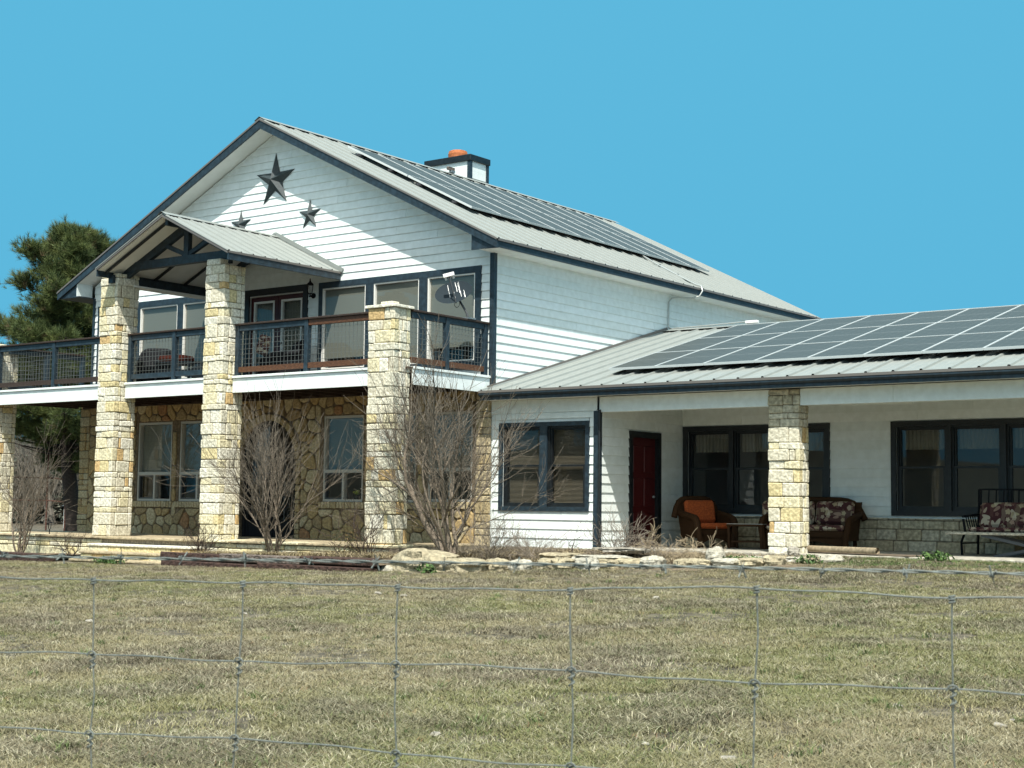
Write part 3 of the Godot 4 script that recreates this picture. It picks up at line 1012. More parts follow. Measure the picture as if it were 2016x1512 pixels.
func railings() -> void:
	railing("slate blue balcony railing beside the pine, running past the end pillar", Vector3(-13.7, 0, 2.5), 0.0, 5.0, [0.83, 2.95], ["slate_blue"], ["stained_wood", "dark_wood", "dark_wood"])
	railing("short slate blue balcony railing between the two tall pillars", Vector3(-8.11, 0, 2.5), 0.0, 2.81, [0.05, 1.5], ["slate_blue"], ["slate_blue"])
	railing("balcony railing half painted blue and half bare stained wood", Vector3(-4.71, 0, 2.5), 0.0, 3.96, [0.05, 2.02], ["slate_blue", "stained_wood"], ["stained_wood"])
	railing("balcony railing running back to the house corner below the dish", Vector3(-0.13, 0, 2.38), PI / 2, 2.34, [1.05, 2.26], ["slate_blue"], ["stained_wood"])
	railing("balcony railing running back to the far house corner", Vector3(-12.95, 0, 2.2), PI / 2, 2.16, [1.05, 2.1], ["slate_blue"], ["slate_blue"])


# ---------------------------------------------------------------- gabled canopy over the balcony doors
func portico() -> void:
	var p := thing("entrance_canopy", "gabled metal canopy with open timber truss over the balcony doors", "canopy")
	var rx := -6.2; var ry := 7.53; var zf := 3.3
	for s in [1, -1]:
		var ex := -4.18 if s > 0 else -8.32
		var ey := 6.57
		var down := Vector3(ex - rx, ey - ry, 0)
		if s > 0: roof_sheets(p, Vector3(rx, ry, zf + 0.03), Vector3(0, 0, -1), down * 1.01, 10, (zf + 0.03 - 0.03) / 10.0, 0.026)
		else: roof_sheets(p, Vector3(rx, ry, 0.03), Vector3(0, 0, 1), down * 1.01, 10, zf / 10.0, 0.026)
		var b := Build.new()
		var q := [Vector3(rx, ry - 0.012, 0.03), Vector3(rx, ry - 0.06, 0.03), Vector3(ex - 0.02 * s, ey - 0.055, 0.03), Vector3(ex - 0.02 * s, ey - 0.012, 0.03)]
		if s < 0: q.reverse()
		b.prism(q, Vector3(0, 0, zf - 0.05))
		put("ceiling_boards", b, mats.soffit, p)
		b = Build.new()
		q = [Vector3(rx, ry + 0.006, zf), Vector3(rx, ry - 0.07, zf), Vector3(ex, ey - 0.06, zf), Vector3(ex, ey + 0.006, zf)]
		if s < 0: q.reverse()
		b.prism(q, Vector3(0, 0, 0.02))
		put("rake_flashing", b, mats.drip_edge, p)
		boxed("eave_board", Vector3(minf(ex - 0.025 * s, ex + 0.012 * s), ey - 0.185, 0.04), Vector3(maxf(ex - 0.025 * s, ex + 0.012 * s), ey - 0.03, zf - 0.003), mats.slate_blue, p)
		boxed("drip_edge", Vector3(minf(ex + 0.013 * s, ex + 0.028 * s), ey - 0.05, 0.04), Vector3(maxf(ex + 0.013 * s, ex + 0.028 * s), ey - 0.006, zf), mats.drip_edge, p)
		# truss rafter and side beam
		b = Build.new()
		b.bar(Vector3(rx, ry - 0.15, 2.60), Vector3(ex - 0.12 * s, ey - 0.10, 2.60), 0.10, 0.17)
		b.bar(Vector3(rx, ry - 0.13, 0.15), Vector3(ex - 0.12 * s, ey - 0.08, 0.15), 0.07, 0.14)
		put("rafter", b, mats.slate_blue, p)
		var bx := -4.98 if s > 0 else -8.36
		if s < 0: boxed("side_beam", Vector3(bx, 6.28, 0.05), Vector3(bx + 0.15, 6.46, 2.95), mats.slate_blue, p)
		if s < 0: boxed("beam_soffit", Vector3(bx - 0.02, 6.24, 0.05), Vector3(bx + 0.28, 6.277, 2.45), mats.soffit, p)
		boxed("post_block", Vector3(bx + 0.02, 6.462, 2.55), Vector3(bx + 0.13, 6.75 + 0.0, 2.66), mats.slate_blue, p)
		b = Build.new()
		b.bar(Vector3(rx + 0.06 * s, 6.77, 2.6), Vector3(rx + 0.82 * s, 7.07, 2.6), 0.08, 0.09)
		put("strut", b, mats.slate_blue, p)
		for z in [0.9, 1.75, 3.1]:
			b = Build.new()
			b.bar(Vector3(rx, ry - 0.10, z), Vector3(ex - 0.06 * s, ey - 0.085, z), 0.04, 0.05)
			put("purlin", b, mats.dark_casing, p)
	boxed("tie_beam", Vector3(-8.25, 6.56, 2.53), Vector3(-4.55, 6.74, 2.67), mats.slate_blue, p, 0.005)
	boxed("king_post", Vector3(rx - 0.07, 6.742, 2.545), Vector3(rx + 0.07, 7.36, 2.655), mats.slate_blue, p)
	boxed("ridge_beam", Vector3(rx - 0.04, 7.30, 0.05), Vector3(rx + 0.04, 7.46, 3.2), mats.slate_blue, p)
	var cap := Build.new()
	for s in [1, -1]:
		for k in 3:
			var z0 := zf + 0.05 - 1.11 * k
			var q := [Vector3(rx, ry + 0.045 - 0.003 * k, z0), Vector3(rx + 0.13 * s, ry - 0.025, z0), Vector3(rx + 0.13 * s, ry - 0.025, z0 - 1.12), Vector3(rx, ry + 0.045 - 0.003 * k, z0 - 1.12)]
			if s < 0: q.reverse()
			cap.quad(q[0], q[1], q[2], q[3])
	put("ridge_cap", cap, mats.roof_metal, p)
	var fl := Build.new()
	for s in [1, -1]:
		var ex := -4.1 if s > 0 else -8.4
		fl.bar(Vector3(rx, ry + 0.07, 0.05), Vector3(ex, 6.59, 0.05), 0.03, 0.09)
	put("wall_flashing", fl, mats.roof_metal, p)


# ---------------------------------------------------------------- single-storey wing
func wing() -> void:
	var w := thing("house_wing", "white single-storey wing with deep porch, red side door and low stone base", "house wing")
	var XR := 14.0
	var ZE := 0.40
	# --- front bay wall with its window
	var holes := [[0.299, 2.271, 1.519, 3.076]]
	var bay := put("bay_wall", wall_mesh(0.0, 2.53, 0.5, 3.6, -0.2, 0.0, holes), mats.white_siding, w)
	siding(bay, 0.738, 3.34, 0.1775, func(_y: float) -> Array: return [0.04, 2.45], [[0.213, 2.357, 1.435, 3.16]], mats.white_siding)
	boxed("frieze_board", Vector3(0.01, 3.345, 0.002), Vector3(2.52, 3.60, 0.026), mats.white_trim, w)
	boxed("corner_board", Vector3(2.455, 0.75, 0.003), Vector3(2.565, 3.34, 0.034), mats.slate_blue, w)
	boxed("corner_board", Vector3(2.532, 0.75, -0.10), Vector3(2.563, 3.338, 0.002), mats.slate_blue, w)
	var dp := Build.new()
	dp.tube([Vector3(2.60, 3.36, 0.05), Vector3(2.60, 0.9, 0.05), Vector3(2.61, 0.82, 0.12)], 0.028, 8)
	put("downpipe", dp, mats.dark_casing, w)
	var g := node("window", w)
	frame(g, 0.213, 2.357, 1.435, 3.16, 0.085, 0.002, 0.045, mats.slate_blue, "casing")
	boxed("mullion_casing", Vector3(1.205, 1.52, 0.002), Vector3(1.375, 3.075, 0.044), mats.slate_blue, g)
	hung_window(g, 0.30, 1.205, 1.52, 3.075, mats.dark_casing, 1)
	hung_window(g, 1.375, 2.27, 1.52, 3.075, mats.dark_casing, 1)
	# --- return wall with the red door (faces along the porch)
	var ret := put("return_wall", wall_mesh(0.0, 3.13, 0.5, 3.7, -0.2, 0.0, [[1.19, 2.15, 0.5, 2.92]]), mats.white_siding, w)
	ret.position.x = 2.53
	ret.rotation.y = PI / 2
	siding(ret, 0.738, 3.6, 0.1775, func(_y: float) -> Array: return [0.1, 3.13], [[1.08, 2.26, 0.5, 3.02]], mats.white_siding)
	var d := node("door", w, Vector3(2.53, 0, 0), PI / 2)
	frame(d, 1.08, 2.26, 0.60, 3.02, 0.12, -0.1, 0.04, mats.dark_casing, "casing")
	boxed("leaf", Vector3(1.20, 0.78, -0.09), Vector3(2.14, 2.90, -0.04), mats.red_door, d)
	for k in 3:
		for s in 2:
			var y: float = [0.93, 1.55, 2.22][k]
			var b := Build.new()
			b.cbox(Vector3(1.31 + 0.40 * s, y, -0.05), Vector3(1.63 + 0.40 * s, y + [0.5, 0.55, 0.52][k], -0.022), 0.014)
			put("raised_panel", b, mats.red_door, d)
	var kn := Build.new()
	kn.lathe(Vector3(2.06, 1.74, -0.02), [[0.0, -0.03], [0.03, -0.02], [0.035, 0.0], [0.03, 0.02], [0.0, 0.03]], 10)
	put("door_knob", kn, mats.galvanised, d)
	# --- back wall of the porch
	var groups := [[2.58, 5.82, 3], [7.06, 11.3, 4]]
	var h2 := []
	var cover := []
	for q in groups:
		h2.append([q[0] + 0.099, q[1] - 0.099, 1.529, 3.091])
		cover.append([q[0], q[1], 1.40, 3.19])
	var back := put("porch_wall", wall_mesh(2.33, XR, 0.5, 3.75, -0.2, 0.0, h2), mats.white_siding, w)
	back.position.z = -3.13
	siding(back, 1.43, 3.72, 0.1775, func(_y: float) -> Array: return [2.56, XR], cover, mats.white_siding)
	for q in groups:
		g = node("window_group", w, Vector3(0, 0, -3.13))
		frame(g, q[0], q[1], 1.43, 3.19, 0.1, 0.002, 0.05, mats.dark_casing, "casing")
		var sw: float = (q[1] - q[0] - 0.2) / q[2]
		for k in q[2]:
			var u: float = q[0] + 0.1 + sw * k
			hung_window(g, u + (0.045 if k > 0 else 0.0), u + sw - (0.045 if k < q[2] - 1 else 0.0), 1.53, 3.09, mats.dark_casing, 2)
			if k > 0: boxed("mullion_casing", Vector3(u - 0.045, 1.531, 0.003), Vector3(u + 0.045, 3.089, 0.046), mats.dark_casing, g)
	# low stone base
	var base := boxed("stone_base", Vector3(2.57, 0.5, -3.128), Vector3(XR, 1.385, -3.05), mats.mortar, w)
	var holder := node("base_course", w, Vector3(0, 0, -3.05))
	base.name = "stone_base"
	courses(holder, 2.58, XR, 0.76, 1.345, 0.03, 0.07, "ashlar", [0.12, 0.17, 0.21], [0.16, 0.62], [], "stone", func(_y: float) -> int: return 3 if rng.randf() < 0.1 else rng.randi() % 3, 0.004)
	courses(holder, 2.58, XR, 1.35, 1.395, 0.05, 0.09, "ashlar", [0.045], [0.5, 0.8], [], "ledge_stone", func(_y: float) -> int: return 1, 0.003)
	# --- beam, soffits, ceiling
	boxed("porch_beam", Vector3(2.58, 3.315, -0.16), Vector3(6.12, 3.60, 0.024), mats.white_trim, w)
	boxed("porch_beam", Vector3(6.72, 3.315, -0.16), Vector3(8.4, 3.60, 0.024), mats.white_trim, w)
	boxed("porch_beam", Vector3(8.403, 3.315, -0.16), Vector3(XR, 3.60, 0.022), mats.white_trim, w)
	boxed("porch_ceiling", Vector3(2.53, 3.62, -3.12), Vector3(XR, 3.66, 0.37), mats.soffit, w)
	boxed("bay_soffit", Vector3(0.01, 3.605, -0.2), Vector3(2.528, 3.64, 0.37), mats.soffit, w)
	boxed("ceiling_brace", Vector3(6.75, 3.40, -1.6), Vector3(8.1, 3.45, -1.55), mats.white_trim, w)
	boxed("interior_floor", Vector3(0.2, 0.5, -12.0), Vector3(XR, 0.7, -3.34), mats.interior, w)
	boxed("bay_floor", Vector3(0.01, 0.5, -3.33), Vector3(2.32, 0.7, -0.21), mats.interior, w)
	boxed("partition", Vector3(0.02, 0.7, -6.1), Vector3(XR, 3.8, -6.0), mats.interior, w)
	boxed("bay_partition", Vector3(0.02, 0.7, -2.1), Vector3(2.32, 3.8, -2.0), mats.interior, w)
	boxed("rear_wall", Vector3(0.01, 0.4, -12.2), Vector3(XR, 4.1, -12.01), mats.white_siding, w)
	boxed("end_wall", Vector3(XR, 0.4, -12.2), Vector3(XR + 0.2, 3.7, 0.0), mats.white_siding, w)
	# --- roof
	var ry := 5.67; var rz := -6.63
	var roof := node("roof", w)
	var ey := 3.785
	var down := Vector3(0, ey - ry, ZE - rz)
	roof_sheets(roof, Vector3(0.02, ry, rz), Vector3(1, 0, 0), down * 1.003, 30, (XR + 0.2) / 30.0)
	roof_sheets(roof, Vector3(0.02, ry, rz), Vector3(1, 0, 0), Vector3(0, -1.75, -6.5), 30, (XR + 0.2) / 30.0)
	var b := Build.new()
	b.prism([Vector3(0.01, ey - 0.13, ZE - 0.02), Vector3(0.01, ry - 0.10, rz), Vector3(0.01, ry - 0.012, rz), Vector3(0.01, ey - 0.012, ZE - 0.02)], Vector3(XR + 0.2, 0, 0))
	put("roof_deck", b, mats.soffit, roof)
	b = Build.new()
	b.prism([Vector3(0.01, ry - 0.10, rz), Vector3(0.01, 3.8, -13.1), Vector3(0.01, 3.9, -13.1), Vector3(0.01, ry - 0.012, rz)], Vector3(XR + 0.2, 0, 0))
	put("roof_deck", b, mats.soffit, roof)
	boxed("eave_board", Vector3(0.01, 3.597, ZE - 0.025), Vector3(XR + 0.2, 3.765, ZE), mats.slate_blue, roof)
	var gut := Build.new()  # a half-round gutter lip under the drip edge
	gut.prism([Vector3(0.0, 3.66, ZE + 0.002), Vector3(0.0, 3.735, ZE + 0.002), Vector3(0.0, 3.735, ZE + 0.05), Vector3(0.0, 3.70, ZE + 0.05), Vector3(0.0, 3.665, ZE + 0.025)], Vector3(XR + 0.2, 0, 0))
	put("gutter", gut, mats.slate_blue, roof)
	boxed("drip_edge", Vector3(0.0, 3.737, ZE + 0.002), Vector3(XR + 0.2, 3.784, ZE + 0.058), mats.drip_edge, roof)
	var cap := Build.new()
	for s in [1, -1]:
		var q := [Vector3(0.0, ry + 0.05, rz), Vector3(0.0, ry - 0.005, rz + 0.18 * s), Vector3(XR + 0.2, ry - 0.005, rz + 0.18 * s), Vector3(XR + 0.2, ry + 0.05, rz)]
		if s < 0: q.reverse()
		cap.quad(q[0], q[1], q[2], q[3])
	put("ridge_cap", cap, mats.roof_metal, roof)
	var fl := Build.new()
	fl.bar(Vector3(0.045, 3.87, 0.2), Vector3(0.045, 5.75, rz - 0.05), 0.04, 0.06)
	put("wall_flashing", fl, mats.drip_edge, roof)


# ---------------------------------------------------------------- solar panels
func solar_panels() -> void:
	var pw := 1.03
	var proto := {}
	# each panel: local x across, local y up the slope, local z out of the roof
	var make := func(label: String, group: String, w: float, l: float) -> Node3D:
		var t := thing("solar_panel", label, "solar panel", Vector3.ZERO, 0.0, group)
		frame(t, 0.0, w, 0.0, l, 0.011, -0.022, 0.022, mats.panel_frame)
		var b := Build.new()
		b.use_uv = true
		b.quad(Vector3(0.02, 0.02, 0.014), Vector3(w - 0.02, 0.02, 0.014), Vector3(w - 0.02, l - 0.02, 0.014), Vector3(0.02, l - 0.02, 0.014))
		put("cell_face", b, mats.solar_face, t)
		boxed("back_sheet", Vector3(0.022, 0.022, -0.012), Vector3(w - 0.022, l - 0.022, 0.004), mats.rack, t)
		return t
	# wing: three rows
	var sl := atan(0.267)
	var bas := Basis(Vector3(1, 0, 0), Vector3(0, sin(sl), -cos(sl)), Vector3(0, cos(sl), sin(sl)))
	for row in 3:
		for col in 10:
			var label := "grey solar panel in the three rows on the porch wing roof"
			var t: Node3D
			if not proto.has(0):
				t = make.call(label, "solar panels on the wing roof", 1.035, 1.79)
				proto[0] = t
			else:
				t = proto[0].duplicate()
				t.name = numbered("solar_panel")
				add_child(t)
			var z := -0.62 - 1.738 * row
			t.transform = Transform3D(bas, Vector3(2.36 + 1.05 * col, 3.785 + 0.267 * (0.4 - z) + 0.13, z))
	# main roof: two rows
	var sm := atan(0.5)
	var bm := Basis(Vector3(0, 0, -1), Vector3(-cos(sm), sin(sm), 0), Vector3(sin(sm), cos(sm), 0))
	for row in 2:
		for col in 10:
			var t: Node3D
			if not proto.has(1):
				t = make.call("grey solar panel in the two rows on the tall gable roof", "solar panels on the main roof", 1.015, 2.02)
				proto[1] = t
			else:
				t = proto[1].duplicate()
				t.name = numbered("solar_panel")
				add_child(t)
			var x := -1.45 - 1.83 * row
			t.transform = Transform3D(bm, Vector3(x, 10.16 - 0.5 * (x + 6.3) + 0.14, -1.08 - 1.03 * col))
	# the racks that carry them
	var r := thing("panel_rack", "dark mounting rack under the solar panels of the wing", "rack")
	for z in [-1.0, -2.0, -2.75, -3.75, -4.5, -5.45]:
		var b := Build.new()
		var y: float = 3.785 + 0.267 * (0.4 - z) + 0.08
		b.bar(Vector3(2.38, y, z), Vector3(12.8, y, z), 0.04, 0.05)
		for k in 9: b.bar(Vector3(2.5 + 1.25 * k, y - 0.07, z), Vector3(2.5 + 1.25 * k, y, z), 0.03, 0.03)
		put("rail", b, mats.rack, r)
	r = thing("panel_rack", "dark mounting rack under the solar panels of the tall roof", "rack")
	for x in [-1.9, -2.9, -3.75, -4.7]:
		var b := Build.new()
		var y: float = 10.16 - 0.5 * (x + 6.3) + 0.075
		b.bar(Vector3(x, y, -0.98), Vector3(x, y, -11.4), 0.04, 0.05)
		for k in 9: b.bar(Vector3(x, y - 0.08, -1.2 - 1.25 * k), Vector3(x, y, -1.2 - 1.25 * k), 0.03, 0.03)
		put("rail", b, mats.rack, r)


func conduit() -> void:
	var c := thing("cable_conduit", "thin grey metal conduit bent down from tall roof to wing ridge", "conduit")
	var roof := func(x: float) -> float: return 10.16 - 0.5 * (x + 6.3) + 0.05
	var b := Build.new()
	b.tube([Vector3(-1.6, roof.call(-1.6) + 0.03, -8.1), Vector3(-0.9, roof.call(-0.9), -7.85), Vector3(-0.2, roof.call(-0.2), -7.62), Vector3(0.35, roof.call(0.35), -7.5), Vector3(0.52, 6.83, -7.46), Vector3(0.58, 6.70, -7.42), Vector3(0.52, 6.57, -7.38), Vector3(0.35, 6.53, -7.30), Vector3(0.12, 6.54, -7.05), Vector3(0.07, 6.50, -6.85), Vector3(0.055, 6.40, -6.76), Vector3(0.055, 5.85, -6.73), Vector3(0.07, 5.77, -6.72), Vector3(0.16, 5.74, -6.68)], 0.019, 8)
	put("roof_run", b, mats.conduit, c)
	b = Build.new()
	b.tube([Vector3(0.16, 5.74, -6.68), Vector3(1.2, 5.745, -6.6), Vector3(2.3, 5.75, -6.45)], 0.016, 6)
	put("ridge_run", b, mats.conduit, c)
	boxed("junction_box", Vector3(2.25, 5.70, -6.52), Vector3(2.55, 5.765, -6.4), mats.white_plastic, c, 0.01)
	for x in [-0.9, -0.25]: boxed("clip", Vector3(x - 0.03, roof.call(x) - 0.06, -7.9 + (x + 0.9) * 0.35), Vector3(x + 0.03, roof.call(x) + 0.025, -7.86 + (x + 0.9) * 0.35), mats.iron_grey, c)
	# vent conduits on the roof
	var v := thing("roof_clip", "tiny bracket standing on the ridge beside the chimney", "bracket")
	boxed("foot", Vector3(-6.28, 10.2, -6.35), Vector3(-6.2, 10.26, -6.2), mats.galvanised, v)
	boxed("plate", Vector3(-6.29, 10.26, -6.36), Vector3(-6.22, 10.34, -6.1), mats.sleeper_grey, v)


# ---------------------------------------------------------------- barn stars
func star(label: String, at: Vector3, r: float, turn := 0.0) -> void:
	var o := thing("metal_star", label, "star", at, 0.0, "metal stars on the gable")
	for k in 5:
		var a := PI / 2 + turn + TAU * k / 5
		var b := Build.new()
		var tip := Vector3(cos(a), sin(a), 0) * r
		var l := Vector3(cos(a + PI / 5), sin(a + PI / 5), 0) * r * 0.36
		var q := Vector3(cos(a - PI / 5), sin(a - PI / 5), 0) * r * 0.36
		var top := Vector3(0, 0, r * 0.26)
		b.tri(tip, l, top)
		b.tri(q, tip, top)
		b.tri(tip, q, Vector3.ZERO)
		b.tri(l, tip, Vector3.ZERO)
		put("star_point", b, mats.weathered_star, o)


func stars() -> void:
	star("large weathered grey metal star high on the gable", Vector3(-6.27, 8.84, 0.03), 0.645)
	star("small grey metal star lower on the gable above the picture windows", Vector3(-5.16, 7.93, 0.03), 0.36)
	star("small grey metal star half hidden behind the canopy ridge", Vector3(-7.37, 7.93, 0.03), 0.36)


func satellite_dish() -> void:
	var t := thing("satellite_dish", "grey oval satellite dish with white streaks clamped to the balcony railing", "satellite dish")
	var foot := Vector3(-0.13, 5.19, 0.64)
	boxed("clamp", foot + Vector3(-0.1, 0.0, -0.12), foot + Vector3(0.1, 0.03, 0.12), mats.galvanised, t)
	var b := Build.new()
	var hub := Vector3(-0.33, 5.62, 0.72)
	b.tube([foot + Vector3(0, 0.02, 0), foot + Vector3(-0.03, 0.14, 0.02), hub], 0.022, 8)
	put("mast", b, mats.iron_grey, t)
	# dish: local z is where it looks
	var c := Vector3(-0.40, 5.74, 0.78)
	var look := Vector3(0.30, 0.62, 0.72).normalized()
	var long_ := Vector3(0.80, 0.30, -0.5).normalized()
	long_ = (long_ - look * long_.dot(look)).normalized()
	var short_ := look.cross(long_).normalized()
	b = Build.new()
	var rings := 7
	var seg := 28
	for i in rings:
		for k in seg:
			var P := []
			var N := []
			for q in [[i, k], [i, k + 1], [i + 1, k + 1], [i + 1, k]]:
				var rr: float = q[0] / float(rings)
				var a: float = TAU * q[1] / seg
				P.append(c + long_ * (0.38 * rr * cos(a)) + short_ * (0.32 * rr * sin(a)) + look * (0.07 * (rr * rr - 1.0)))
				N.append((look - long_ * (0.4 * rr * cos(a)) - short_ * (0.4 * rr * sin(a))).normalized())
			b.smooth_quad(P[0], P[3], P[2], P[1], N[0], N[3], N[2], N[1])
	put("dish", b, mats.dish_grey, t)
	# white streaks lie on the bowl
	b = Build.new()
	for k in 8:
		var x := rng.randf_range(-0.25, 0.55)
		var y0 := rng.randf_range(-0.75, 0.3)
		var y1 := y0 + rng.randf_range(0.5, 1.2)
		var last = null
		for s in 6:
			var u := x + rng.randf_range(-0.01, 0.01)
			var v := lerpf(y0, y1, s / 5.0)
			var rr := sqrt(u * u + v * v)
			if rr > 0.96: continue
			var p: Vector3 = c + long_ * (0.38 * u) + short_ * (0.32 * v) + look * (0.07 * (rr * rr - 1.0) + 0.003)
			if last != null:
				var w := long_ * rng.randf_range(0.002, 0.006)
				b.quad(last - w, last + w, p + w, p - w)
			last = p
	put("white_streaks", b, mats.white_plastic, t)
	b = Build.new()
	b.tube([c - short_ * 0.3 - look * 0.04, c + look * 0.2 - short_ * 0.06, c + look * 0.36 + short_ * 0.12], 0.016, 6)
	put("feed_arm", b, mats.iron_grey, t)
	var e := c + look * 0.36 + short_ * 0.12
	b = Build.new()
	b.bar(e - long_ * 0.11, e + long_ * 0.11, 0.08, 0.07)
	for s in [-1, 0, 1]: b.tube([e + long_ * 0.075 * s, e + long_ * 0.075 * s - look * 0.09 - short_ * 0.03], 0.024, 8)
	put("receiver", b, mats.white_plastic, t)
	b = Build.new()
	var loop := []
	for k in 13: loop.append(hub + Vector3(0.0, -0.10, 0.03) + Vector3(cos(TAU * k / 12) * 0.07, sin(TAU * k / 12) * 0.09, 0.0))
	b.tube(loop, 0.006, 4, false)
	put("cable", b, mats.iron, t)


func wall_lantern() -> void:
	var o := Vector3(-4.95, 6.1, 0.03)
	var t := thing("wall_lantern", "black carriage lantern on the wall beside the balcony doors", "lantern", o)
	var b := Build.new()
	b.lathe(Vector3(0, 0, 0.15), [[0.0, -0.05], [0.02, -0.04], [0.012, 0.0], [0.045, 0.03], [0.05, 0.04]], 8)
	put("base_cup", b, mats.iron, t)
	b = Build.new()
	b.lathe(Vector3(0, 0, 0.15), [[0.048, 0.04], [0.07, 0.22]], 6)
	put("glass", b, mats.glass, t)
	b = Build.new()
	for k in 6: b.tube([Vector3(0.05 * cos(TAU * k / 6), 0.04, 0.15 + 0.05 * sin(TAU * k / 6)), Vector3(0.072 * cos(TAU * k / 6), 0.22, 0.15 + 0.072 * sin(TAU * k / 6))], 0.007, 4)
	put("cage", b, mats.iron, t)
	b = Build.new()
	b.lathe(Vector3(0, 0, 0.15), [[0.085, 0.22], [0.06, 0.26], [0.025, 0.29], [0.012, 0.33], [0.015, 0.35], [0.0, 0.37]], 10)
	put("roof", b, mats.iron, t)
	b = Build.new()
	b.tube([Vector3(0, 0.02, 0.15), Vector3(-0.01, -0.03, 0.1), Vector3(-0.03, -0.02, 0.04), Vector3(-0.03, 0.0, -0.01)], 0.012, 6)
	b.tube([Vector3(-0.03, 0.0, 0.0), Vector3(-0.03, 0.0, 0.02)], 0.06, 12)
	put("bracket", b, mats.iron, t)


# ---------------------------------------------------------------- ground
func bed_y(x: float, z: float) -> float:
	# planted strip: a little above the lawn, rising to the house
	var left := 0.63 + 0.022 * minf(x, 0.0)
	if x < 0.9: return left
	var t := clampf((z - 0.2) / 3.2, 0.0, 1.0)
	var front := ground_y(x, z) + 0.02
	return lerpf(0.73, front + 0.16 * clampf((2.4 - x) / 1.5, 0.0, 1.0), t)


func grounds() -> void:
	# the lawn and the fields beyond it in one sheet; the grid is fine where the camera looks
	var st := Build.new()
	var xs := []
	var zs := []
	var v := -260.0
	while v < 260.0:
		xs.append(v)
		v += 0.8 if v > -26.0 and v < 26.0 else (4.0 if absf(v) < 60 else 20.0)
	v = -260.0
	while v < 120.0:
		zs.append(v)
		v += 0.8 if v > -14.0 and v < 28.0 else (4.0 if absf(v) < 60 else 20.0)
	for i in xs.size() - 1:
		for j in zs.size() - 1:
			var p := []
			var q := []
			for k: Array in [[i, j + 1], [i + 1, j + 1], [i + 1, j], [i, j]]:
				var x: float = xs[k[0]]
				var z: float = zs[k[1]]
				p.append(Vector3(x, ground_y(x, z), z))
				q.append(Vector3(ground_y(x - 0.2, z) - ground_y(x + 0.2, z), 0.4, ground_y(x, z - 0.2) - ground_y(x, z + 0.2)).normalized())
			st.smooth_quad(p[0], p[1], p[2], p[3], q[0], q[1], q[2], q[3])
	var m := StandardMaterial3D.new()
	m.albedo_texture = noise_tex(31, 0.012, lin(0.10, 0.080, 0.052), lin(0.19, 0.16, 0.105), 1024, 6)
	m.detail_enabled = true
	m.detail_blend_mode = BaseMaterial3D.BLEND_MODE_MUL
	m.detail_albedo = noise_tex(32, 0.05, Color(0.55, 0.55, 0.55), Color(1, 1, 1), 512, 4)
	m.uv1_triplanar = true
	m.uv1_world_triplanar = true
	m.uv1_scale = Vector3.ONE * 0.21
	m.uv2_triplanar = true
	m.uv2_world_triplanar = true
	m.uv2_scale = Vector3.ONE * 1.7
	m.roughness = 1.0
	structure(put("ground", st, m))

	# planted beds
	st = Build.new()
	for r in [[-14.0, -8.3, 2.95, 4.32], [-4.85, 0.95, 2.95, 4.32], [0.9, 8.0, 0.2, 3.6]]:
		var nx := int((r[1] - r[0]) / 0.18)
		var nz := int((r[3] - r[2]) / 0.18)
		for i in nx:
			for j in nz:
				var p := []
				for k: Array in [[i, j + 1], [i + 1, j + 1], [i + 1, j], [i, j]]:
					var x: float = lerpf(r[0], r[1], k[0] / float(nx))
					var z: float = lerpf(r[2], r[3], k[1] / float(nz))
					p.append(Vector3(x, bed_y(x, z) - 0.05 + 0.05 * noise.get_noise_2d(x * 70.0, z * 70.0), z))
				st.quad(p[0], p[1], p[2], p[3])
	structure(put("flower_bed", st, mats.soil))


